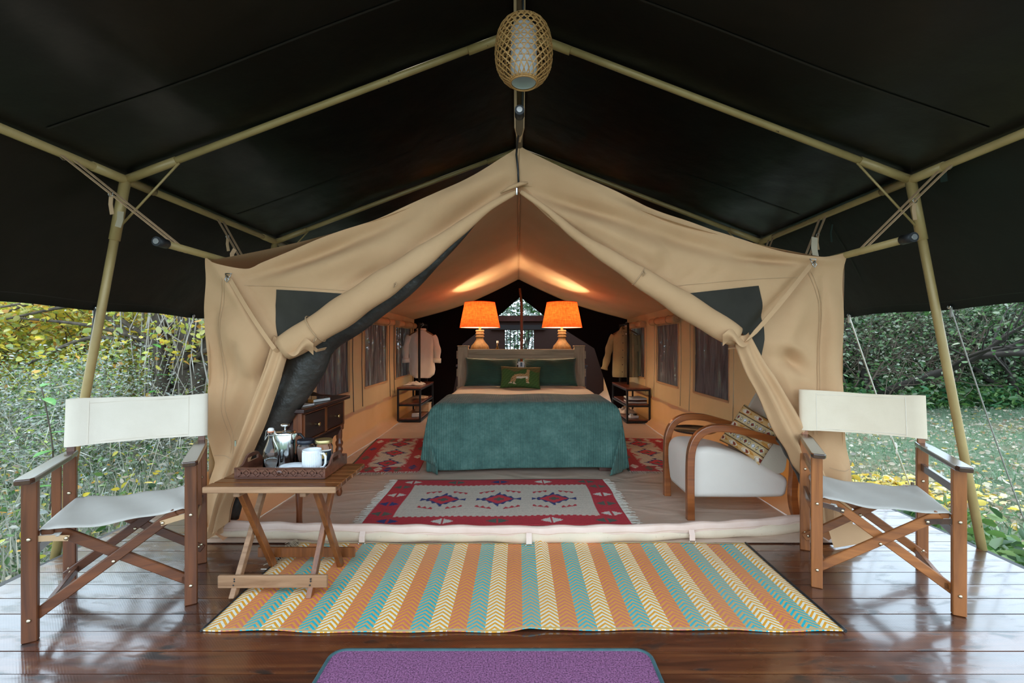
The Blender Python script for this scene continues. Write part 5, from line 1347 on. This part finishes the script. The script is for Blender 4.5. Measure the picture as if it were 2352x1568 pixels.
for k in range(46):
    q = random.uniform(.62, .98); p = matf(0, q); a = random.uniform(-.5, .9); L = random.uniform(.05, .12)
    fr.tube([p+Vector((.02, 0, .004)), p+Vector((-L*.3*math.cos(a), L*.4, .014)), p+Vector((-L*.55*math.cos(a), L*.8*abs(math.sin(a))+.01, .006))], .0014, 4, False)
o = fr.build('frayed_strands', M['palestrap'], mt); o['kind'] = 'stuff'
dm = thing('door_mat', 'purple loop-pile door mat with teal edging at the deck front', 'mat', (-.10, 1.42, 0))
def rrect(w_, h_, r, n=8):
    pts = []
    for cx_, cy_, a0 in ((w_/2-r, h_/2-r, 0), (-w_/2+r, h_/2-r, PI/2), (-w_/2+r, -h_/2+r, PI), (w_/2-r, -h_/2+r, 1.5*PI)):
        for k in range(n+1): a = a0+PI/2*k/n; pts.append((cx_+r*math.cos(a), cy_+r*math.sin(a)))
    return pts
pts = rrect(1.165, .53, .05); n = len(pts)
mb = MB(); mb.add([(x, y, .012) for x, y in pts]+[(x, y, .001) for x, y in pts], [tuple(range(n))]+[(i, i+n, (i+1) % n+n, (i+1) % n) for i in range(n)]); mb.build('pile', M['purple'], dm)
MB().tube([(x, y, .009) for x, y in pts]+[(pts[0][0], pts[0][1], .009)], (.008), 8, False).build('edging', M['tealedge'], dm)
tt2 = MB().tube([(-1.30, 2.30, .004), (-1.22, 2.293, .006), (-1.13, 2.30, .004)], .003, 5).build('loose_string', M['rope']); tag(tt2, 'loose white string on the deck under the tea table', 'string')

# ================================================================ VEGETATION
RNG = np.random.RandomState(11)
def leaves(name, pts, size, palette, parent, aspect=.5, flatness=.3, droop=0.0, mat='leaf', kind='stuff', weights=None, tri6=False):
    """one mesh of many separate leaves; pts in world space"""
    pts = np.asarray(pts, dtype=np.float64); N = len(pts)
    off = np.zeros(3); q = parent
    while q is not None: off += np.array(q.location); q = q.parent
    d = RNG.normal(size=(N, 3)); d[:, 2] = d[:, 2]*flatness-droop; d /= np.linalg.norm(d, axis=1)[:, None]
    u = RNG.normal(size=(N, 3)); u[:, 2] += .8; s = np.cross(d, u); s /= np.linalg.norm(s, axis=1)[:, None]+1e-9
    nn = np.cross(s, d)
    L = size*(.55+.9*RNG.rand(N))[:, None]; W_ = L*aspect/2
    b = pts-off
    if aspect < .2:
        nvp, npf = 4, 1
        v = np.stack([b, b+d*L*.42+s*W_, b+d*L, b+d*L*.42-s*W_], 1).reshape(-1, 3)
        f = np.arange(N*4).reshape(N, 4)
    else:
        nvp, npf = 6, 2
        v = np.stack([b, b+d*L*.28+s*W_*.9+nn*L*.07, b+d*L*.68+s*W_*.8+nn*L*.05, b+d*L-nn*L*.08, b+d*L*.68-s*W_*.8+nn*L*.05, b+d*L*.28-s*W_*.9+nn*L*.07], 1).reshape(-1, 3)
        k6 = np.arange(N)[:, None]*6; f = np.stack([k6+np.array([0, 1, 2, 3]), k6+np.array([0, 3, 4, 5])], 1).reshape(-1, 4)
    NF = N*npf; me = bpy.data.meshes.new(name)
    me.vertices.add(N*nvp); me.vertices.foreach_set('co', v.ravel().astype(np.float32))
    me.loops.add(NF*4); me.loops.foreach_set('vertex_index', f.ravel().astype(np.int32))
    me.polygons.add(NF); me.polygons.foreach_set('loop_start', np.arange(0, NF*4, 4, dtype=np.int32))
    try: me.polygons.foreach_set('loop_total', np.full(NF, 4, dtype=np.int32))
    except Exception: pass
    pal = np.array(palette); idx = RNG.choice(len(pal), N, p=weights)
    c = pal[idx]*(.75+.5*RNG.rand(N))[:, None]
    ca = me.color_attributes.new('col', 'FLOAT_COLOR', 'POINT')
    ca.data.foreach_set('color', np.concatenate([np.repeat(c, nvp, 0), np.ones((N*nvp, 1))], 1).astype(np.float32).ravel())
    me.update(calc_edges=True); me.materials.append(M[mat])
    o = bpy.data.objects.new(name, me); C.objects.link(o); o.parent = parent
    if kind: o['kind'] = kind
    return o
def grow(base, height, n, spread, r0, depth=3, seed=0, lean=(0, 0, 1), up=.25, wob=.25, droop=0.0):
    """branch paths of a shrub or tree -> list of (points, radii), tips"""
    rs = random.Random(seed); out = []; tips = []
    def br(p, d, L, r, lev):
        k = 5 if lev else 7; pts = [p]; rad = [r]
        for i in range(k):
            d = (d+Vector((rs.gauss(0, wob), rs.gauss(0, wob), rs.gauss(0, wob)+up*.3-droop*(lev > 0)))*.45).normalized()
            p = p+d*(L/k); pts.append(p); rad.append(r*(1-.6*(i+1)/k))
            if lev >= depth-1: tips.append(p.copy())
            if lev < depth-1 and i >= (1 if lev else 2):
                for _ in range(rs.choice((1, 1, 2))):
                    nd = (d*.6+Vector((rs.gauss(0, spread), rs.gauss(0, spread), rs.gauss(.15, spread*.6)))).normalized()
                    br(p, nd, L*rs.uniform(.45, .7), rad[-1]*.6, lev+1)
        out.append((pts, rad)); tips.append(p.copy())
    for i in range(n):
        d = (Vector(lean)+Vector((rs.gauss(0, spread), rs.gauss(0, spread), rs.uniform(0, .4)))).normalized()
        br(Vector(base)+Vector((rs.uniform(-.06, .06)*n**.5, rs.uniform(-.06, .06)*n**.5, -.03)), d, height*rs.uniform(.75, 1.05), r0*rs.uniform(.7, 1.1), 0)
    return out, tips
def zcap(x, y): return 1.35+.105*y+(9 if y > 14.4 and abs(x) < 4 else 0)
def shrub(name, label, cat, base, height, n, spread, r0, lpt, size, palette, seed, wood_='twig', jitter=.12, depth=3, group=None, weights=None, aspect=.5, up=.25, wob=.25, droop=0, lean=(0, 0, 1), nseg=5, extra=0, exr=None, ldroop=.15):
    t = thing(name, label, cat, base, 0, group)
    out, tips = grow(base, height, n, spread, r0, depth, seed, lean, up, wob, droop)
    mb = MB()
    def ok(q): return not (abs(q[0]) < 3.0 and q[1] < 8.6) and q[2] < zcap(q[0], q[1])
    cut = []
    for pts, rad in out:
        k = 0
        while k < len(pts) and ok(pts[k]): k += 1
        if k >= 2: cut.append((pts[:k], rad[:k]))
    out = cut; tips = [q for q in tips if ok(q)]
    for pts, rad in out: mb.tube(pts, rad, nseg, False)
    mb.build('branches', M[wood_], t, True)
    T = np.array([tuple(q) for q in tips])
    if lpt > 0:
        p = np.repeat(T, lpt, 0)+RNG.normal(size=(len(T)*lpt, 3))*jitter
        if extra:
            e = RNG.normal(size=(extra, 3))*np.array(exr)+np.array(base)+np.array((0, 0, height*.42)); p = np.concatenate([p, e])
        p = p[(p[:, 2] > GZ+.01) & ~((np.abs(p[:, 0]) < 3.05) & (p[:, 1] < 8.6)) & ((p[:, 1] > 14) & (np.abs(p[:, 0]) < 5) | (p[:, 2] < 1.28+.105*p[:, 1]+.25*RNG.rand(len(p))))]
        leaves('foliage', p, size, palette, t, aspect, .5, ldroop, weights=weights)
    return t
YEL = [(.78, .60, .07), (.66, .56, .08), (.52, .52, .08), (.74, .38, .08), (.42, .50, .10), (.64, .60, .22), (.34, .42, .12)]
PALE = [(.42, .46, .42), (.54, .56, .52), (.34, .40, .34), (.62, .61, .56), (.28, .35, .24), (.22, .27, .20)]
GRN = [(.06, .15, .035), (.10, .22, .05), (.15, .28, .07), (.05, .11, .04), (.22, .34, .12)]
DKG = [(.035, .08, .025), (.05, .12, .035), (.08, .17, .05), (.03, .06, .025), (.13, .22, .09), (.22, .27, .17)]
LIT = [(.46, .42, .36), (.40, .32, .24), (.50, .42, .30), (.60, .53, .42), (.30, .20, .11), (.58, .54, .46), (.46, .38, .28), (.55, .40, .08)]
# --- left side: yellow-leaved shrubs
ys_ = [(-7.3, 6.5, 2.3, 4, 21, 'yellow-leaved shrub at the left edge of the photo'), (-6.6, 6.9, 2.3, 4, 22, 'yellow-leaved shrub left of the canopy post, second from the edge'),
       (-6.0, 7.6, 2.4, 4, 23, 'yellow-leaved shrub between the canopy post and the vine-hung tree'), (-8.6, 7.8, 2.5, 5, 24, 'tall yellow-leaved shrub at the back on the far left')]
for x, y, h, n, sd_, lb in ys_:
    shrub('yellow_shrub', lb, 'shrub', (x, y, GZ), h, n, .5, .030, 7, .078, YEL, sd_, jitter=.17, group='yellow-leaved shrubs on the left', aspect=.62, wob=.35, extra=1700, exr=(.95, .5, .5))
# --- grey dry twig thickets
STRAW = [(.62, .58, .48), (.50, .47, .40), (.70, .68, .62), (.40, .38, .32), (.56, .50, .36)]
for i, (x, y, h, n, lb) in enumerate([(-4.9, 5.3, .95, 9, 'dry grey twig thicket behind the left folding chair'), (-6.3, 5.6, .95, 10, 'dry grey twig thicket at the far left'), (-5.3, 7.4, 1.5, 10, 'dry grey twig thicket in front of the vine-hung tree'), (-7.6, 8.6, 1.6, 12, 'dry grey twig thicket at the back left')]):
    t = shrub('dry_thicket', lb, 'shrub', (x, y, GZ), h, n, .55, .009, 5, .036, PALE+GRN[2:]+YEL[4:5], 40+i, 'greytwig', .16, group='dry thickets on the left', wob=.45, extra=1800, exr=(1.0, .6, h*.3), aspect=.4)
    p = RNG.normal(size=(1500, 3))*np.array((1.0, .6, h*.28))+np.array((x, y, GZ+h*.35)); p = p[p[:, 2] > GZ]
    leaves('dry_stalks', p, .34, STRAW, t, .022, .9, -.3)
# --- pale hedge that closes the view on the left
for i, (x, y, h, lb) in enumerate([(-15.0, 10.0, 2.9, 'pale bushy hedge shrub at the far left background'), (-12.8, 11.2, 3.0, 'pale bushy hedge shrub, second from the left in the background'), (-10.6, 12.2, 3.1, 'pale bushy hedge shrub behind the canopy post'), (-8.2, 12.8, 3.2, 'pale bushy hedge shrub behind the vine-hung tree'), (-5.8, 13.3, 3.3, 'pale bushy hedge shrub seen beside the tent edge')]):
    HS = shrub('hedge_shrub', lb, 'shrub', (x, y, GZ), h, 7, .5, .05, 8, .12, PALE+YEL[2:5]+GRN[1:3], 60+i, 'greytwig', .40, group='pale hedge behind the left thicket', extra=6000, exr=(1.6, 1.0, h*.33), aspect=.45)
    p = RNG.normal(size=(1800, 3))*np.array((1.5, .5, h*.3))+np.array((x*.93, y*.93, GZ+h*.42)); p = p[(p[:, 2] > GZ) & (p[:, 2] < 1.3+.105*p[:, 1])]
    leaves('dry_stalks', p, .55, STRAW, HS, .02, .9, -.2)
# --- the vine-hung tree
vt = thing('vine_tree', 'gnarled tree hung with dry vines left of the tent', 'tree', (-4.75, 6.45, GZ))
rs = random.Random(5); mb = MB()
for k, (dx, dy, lx, ly, r) in enumerate(((0, 0, .12, 0, .13), (-.16, .05, -.25, .1, .09), (.14, -.05, .28, .05, .08), (-.05, -.12, -.5, -.1, .07))):
    mb.tube(catmull([(-4.75+dx, 6.45+dy, GZ-.05), (-4.75+dx+lx*.25, 6.45+dy+ly*.3, .5), (-4.75+dx+lx*.7+.05*k, 6.45+dy+ly*.6, 1.5), (-4.75+dx+lx*1.3, 6.45+dy+ly, 3.0), (-4.75+dx+lx*1.9, 6.45+dy+ly, 4.2)], 16), [r*(1.25-.045*q)*(1+.08*math.sin(q*1.7+k)) for q in range(16)], 10)
mb.build('trunk', M['bark'], vt, True)
mb = MB()
for k in range(9):
    s_ = rs.choice((-1, -1, 1)); z = rs.uniform(.6, 1.9); a = Vector((-4.75+rs.uniform(-.1, .1), 6.4, z))
    mb.tube(catmull([a, a+Vector((s_*.5, -.15, .35)), a+Vector((s_*1.1, -.3, .55+rs.uniform(-.2, .3))), a+Vector((s_*1.9, -.5, .45+rs.uniform(-.5, .4)))], 14), [.045*(1-.055*q) for q in range(14)], 6, False)
mb.build('boughs', M['bark'], vt, True)
mb = MB()
for k in range(46):
    x = -4.75+rs.gauss(0, .38); y = 6.3+rs.gauss(0, .15); z = rs.uniform(1.6, 3.0); L = rs.uniform(.9, 2.6)
    mb.tube([(x, y, z), (x+rs.gauss(0, .07), y, z-L*.35), (x+rs.gauss(0, .1), y-.05, z-L*.7), (x+rs.gauss(0, .14), y-.05, max(GZ, z-L))], rs.uniform(.004, .010), 4, False)
o = mb.build('hanging_vines', M['greytwig'], vt, True); o['kind'] = 'stuff'
p = RNG.normal(size=(450, 3))*np.array([.9, .4, .5])+np.array([-4.9, 6.8, 1.9]); leaves('foliage', p, .065, GRN+YEL[:3]+PALE, vt, .45, .5, .3)
# bright broad-leaved sprigs
for x, y, z0, k, lb in ((-3.72, 3.6, .55, 9, 'bright green broad-leaved sapling behind the left folding chair'), (-4.55, 5.7, 1.0, 8, 'bright green broad leaves growing beside the vine-hung tree')):
    t = thing('green_sapling', lb, 'sapling', (x, y, GZ)); stem = catmull([(x, y, GZ), (x+.04, y, z0*.5), (x-.03, y-.02, z0+.25)], 10)
    MB().tube(stem, [.008-.0005*q for q in range(10)], 6).build('stem', M['twig'], t, True)
    for i in range(k):
        a = 2.4*i; q = stem[3+i % 7]; L = .17; d = Vector((math.cos(a), math.sin(a)*.7, .25-.05*i % .3)).normalized(); s_ = d.cross(Vector((0, 0, 1))).normalized()
        up_ = s_.cross(d)
        vv = []
        for tt_ in np.linspace(0, 1, 6):
            w_ = .034*math.sin(PI*min(1, tt_*.93+.06))**.8; c_ = q+d*(L*tt_)-Vector((0, 0, .05*tt_*tt_)); vv += [c_-s_*w_+up_*.006, c_, c_+s_*w_+up_*.006]
        ff = []
        for j in range(5): ff += [(j*3, j*3+1, j*3+4, j*3+3), (j*3+1, j*3+2, j*3+5, j*3+4)]
        mbl = MB().add(vv, ff, True); o = mbl.build('leaf', M['leaf'], t, True, col=[(.10, .36, .05, 1)]*len(vv))
# low undergrowth and litter on the left
N = 24000
x = -2.65-RNG.gamma(1.6, 1.5, N); y = 1.2+RNG.rand(N)*8.0; z = GZ+np.abs(RNG.normal(size=N))*.16+np.maximum(0, (-4-x)*.05)
g1 = leaves('undergrowth', np.stack([x, y, z], 1), .048, GRN+GRN+PALE+YEL[:4]+LIT[:3], None, .5, .5, .0); tag(g1, 'mixed low leafy undergrowth left of the deck', 'undergrowth')
N = 16000
x = -2.6-RNG.gamma(1.7, 1.3, N); y = .8+RNG.rand(N)*8.0
g2 = leaves('dry_grass', np.stack([x, y, np.full(N, GZ)+np.maximum(0, (-4-x)*.05)], 1), .30, [(.40, .40, .34), (.48, .46, .38), (.30, .34, .26), (.22, .28, .15)], None, .035, 2.2, -1.2); tag(g2, 'dry pale grass stems left of the deck', 'grass')
# --- right side: lawn
N = 60000
r_ = RNG.rand(N); y = 1.5+16*r_**1.5; x = 2.65+RNG.rand(N)**1.2*(1.0+1.25*y)
zz_ = GZ+.05*np.sin(x*.7+1)*np.sin(y*.6)*(x > 3.4)
g3 = leaves('lawn_grass', np.stack([x, y, zz_], 1), .085, [(.09, .20, .09), (.13, .25, .13), (.19, .29, .18), (.27, .33, .24)], None, .10, 1.6, -.9); tag(g3, 'short patchy lawn grass right of the deck', 'grass')
N = 12000
y = 1.5+12*RNG.rand(N)**1.9; x = 2.65+RNG.rand(N)**1.1*(1.0+1.2*y); zz_ = GZ+.03+.05*np.sin(x*.7+1)*np.sin(y*.6)*(x > 3.4)
g4 = leaves('leaf_litter', np.stack([x, y, zz_], 1), .055, LIT, None, .6, .12, .02); tag(g4, 'fallen dry leaves scattered over the lawn', 'leaf litter')
N = 1800
y = 1.6+2.2*RNG.rand(N); x = 2.68+np.abs(RNG.normal(size=N))*.35; g5 = leaves('edge_weeds', np.stack([x, y, GZ+RNG.rand(N)*.26], 1), .10, GRN+[(.30, .42, .16)], None, .55, .5, 0); tag(g5, 'leafy green weeds along the right deck edge', 'weeds')
# --- right side: dark bushes and trees at the end of the lawn
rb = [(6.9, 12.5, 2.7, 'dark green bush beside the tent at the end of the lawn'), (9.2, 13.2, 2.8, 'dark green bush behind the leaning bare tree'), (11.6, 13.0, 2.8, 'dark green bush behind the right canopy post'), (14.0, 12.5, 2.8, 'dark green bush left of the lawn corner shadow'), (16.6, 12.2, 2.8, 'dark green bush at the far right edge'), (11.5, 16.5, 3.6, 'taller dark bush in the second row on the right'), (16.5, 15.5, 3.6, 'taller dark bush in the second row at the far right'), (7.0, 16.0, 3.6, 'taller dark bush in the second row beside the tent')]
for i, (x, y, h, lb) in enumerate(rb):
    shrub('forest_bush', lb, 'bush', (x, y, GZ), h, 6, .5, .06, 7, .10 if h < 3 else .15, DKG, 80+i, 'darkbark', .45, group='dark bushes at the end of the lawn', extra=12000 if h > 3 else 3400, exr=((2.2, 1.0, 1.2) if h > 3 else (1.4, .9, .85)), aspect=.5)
for i, (x, y, h, lean, lb) in enumerate([(8.3, 10.7, 3.2, (.55, 0, .8), 'leaning bare-branched tree at the end of the lawn'), (6.4, 10.8, 3.2, (.25, 0, 1), 'thin dark bare tree beside the tent'), (12.0, 10.9, 3.4, (-.2, 0, 1), 'dark multi-stemmed tree in the right shadow')]):
    shrub('bare_tree', lb, 'tree', (x, y, GZ), h, 3, .5, .11, 2, .10, DKG, 100+i, 'darkbark', .3, group='bare dark trees right of the lawn', lean=lean, wob=.4)
for i, (x, y, h, lb) in enumerate([(10.2, 11.0, 2.4, 'tangle of bare brown twigs right of the leaning bare tree'), (12.9, 10.9, 2.4, 'tangle of bare brown twigs at the right edge of the photo'), (7.9, 11.0, 2.2, 'tangle of bare brown twigs close to the tent edge')]):
    shrub('twig_tangle', lb, 'shrub', (x, y, GZ), h, 11, .6, .034, 1, .08, DKG+[(.30, .32, .24)], 140+i, 'twigbrown', .2, group='bare twig tangles on the right', wob=.5, lean=(0, 0, 1))
N = 700  # patch of sunlight on the lawn, put in as yellow-coloured leaves
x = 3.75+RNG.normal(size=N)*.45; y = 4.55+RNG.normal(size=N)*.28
g7 = leaves('sun_patch_leaves', np.stack([x, y, np.full(N, GZ+.035)], 1), .075, [(.80, .62, .10), (.72, .50, .08), (.78, .70, .30), (.70, .62, .44)], None, .65, .12, .02); tag(g7, 'yellow leaves standing in for a sunlit patch behind the right folding chair', 'leaf litter')
# green low plants in front of the bushes on the right
N = 14000
x = 5.0+RNG.rand(N)*13; y = 10.2+RNG.rand(N)*1.8+.1*np.sin(x*2); z = GZ+np.abs(RNG.normal(size=N))*.28
g6 = leaves('hedge_foot_plants', np.stack([x, y, z], 1), .13, GRN+[(.10, .26, .10), (.06, .2, .08)], None, .5, .5, 0); tag(g6, 'green low plants along the foot of the dark bushes', 'undergrowth')
# --- trees behind the tent, seen through its rear opening
for i, (x, y, h, lb) in enumerate([(-3.2, 15, 6.5, 'tall pale tree behind the tent on the left'), (-.4, 15.5, 7.0, 'tall pale tree straight behind the tent'), (2.8, 15, 6.5, 'tall pale tree behind the tent on the right')]):
    shrub('rear_tree', lb, 'tree', (x, y, GZ), h, 4, .4, .10, 7, .16, PALE+DKG[:3], 120+i, 'bark', .5, group='trees behind the tent', extra=6500, exr=(1.7, 1, 1.6))
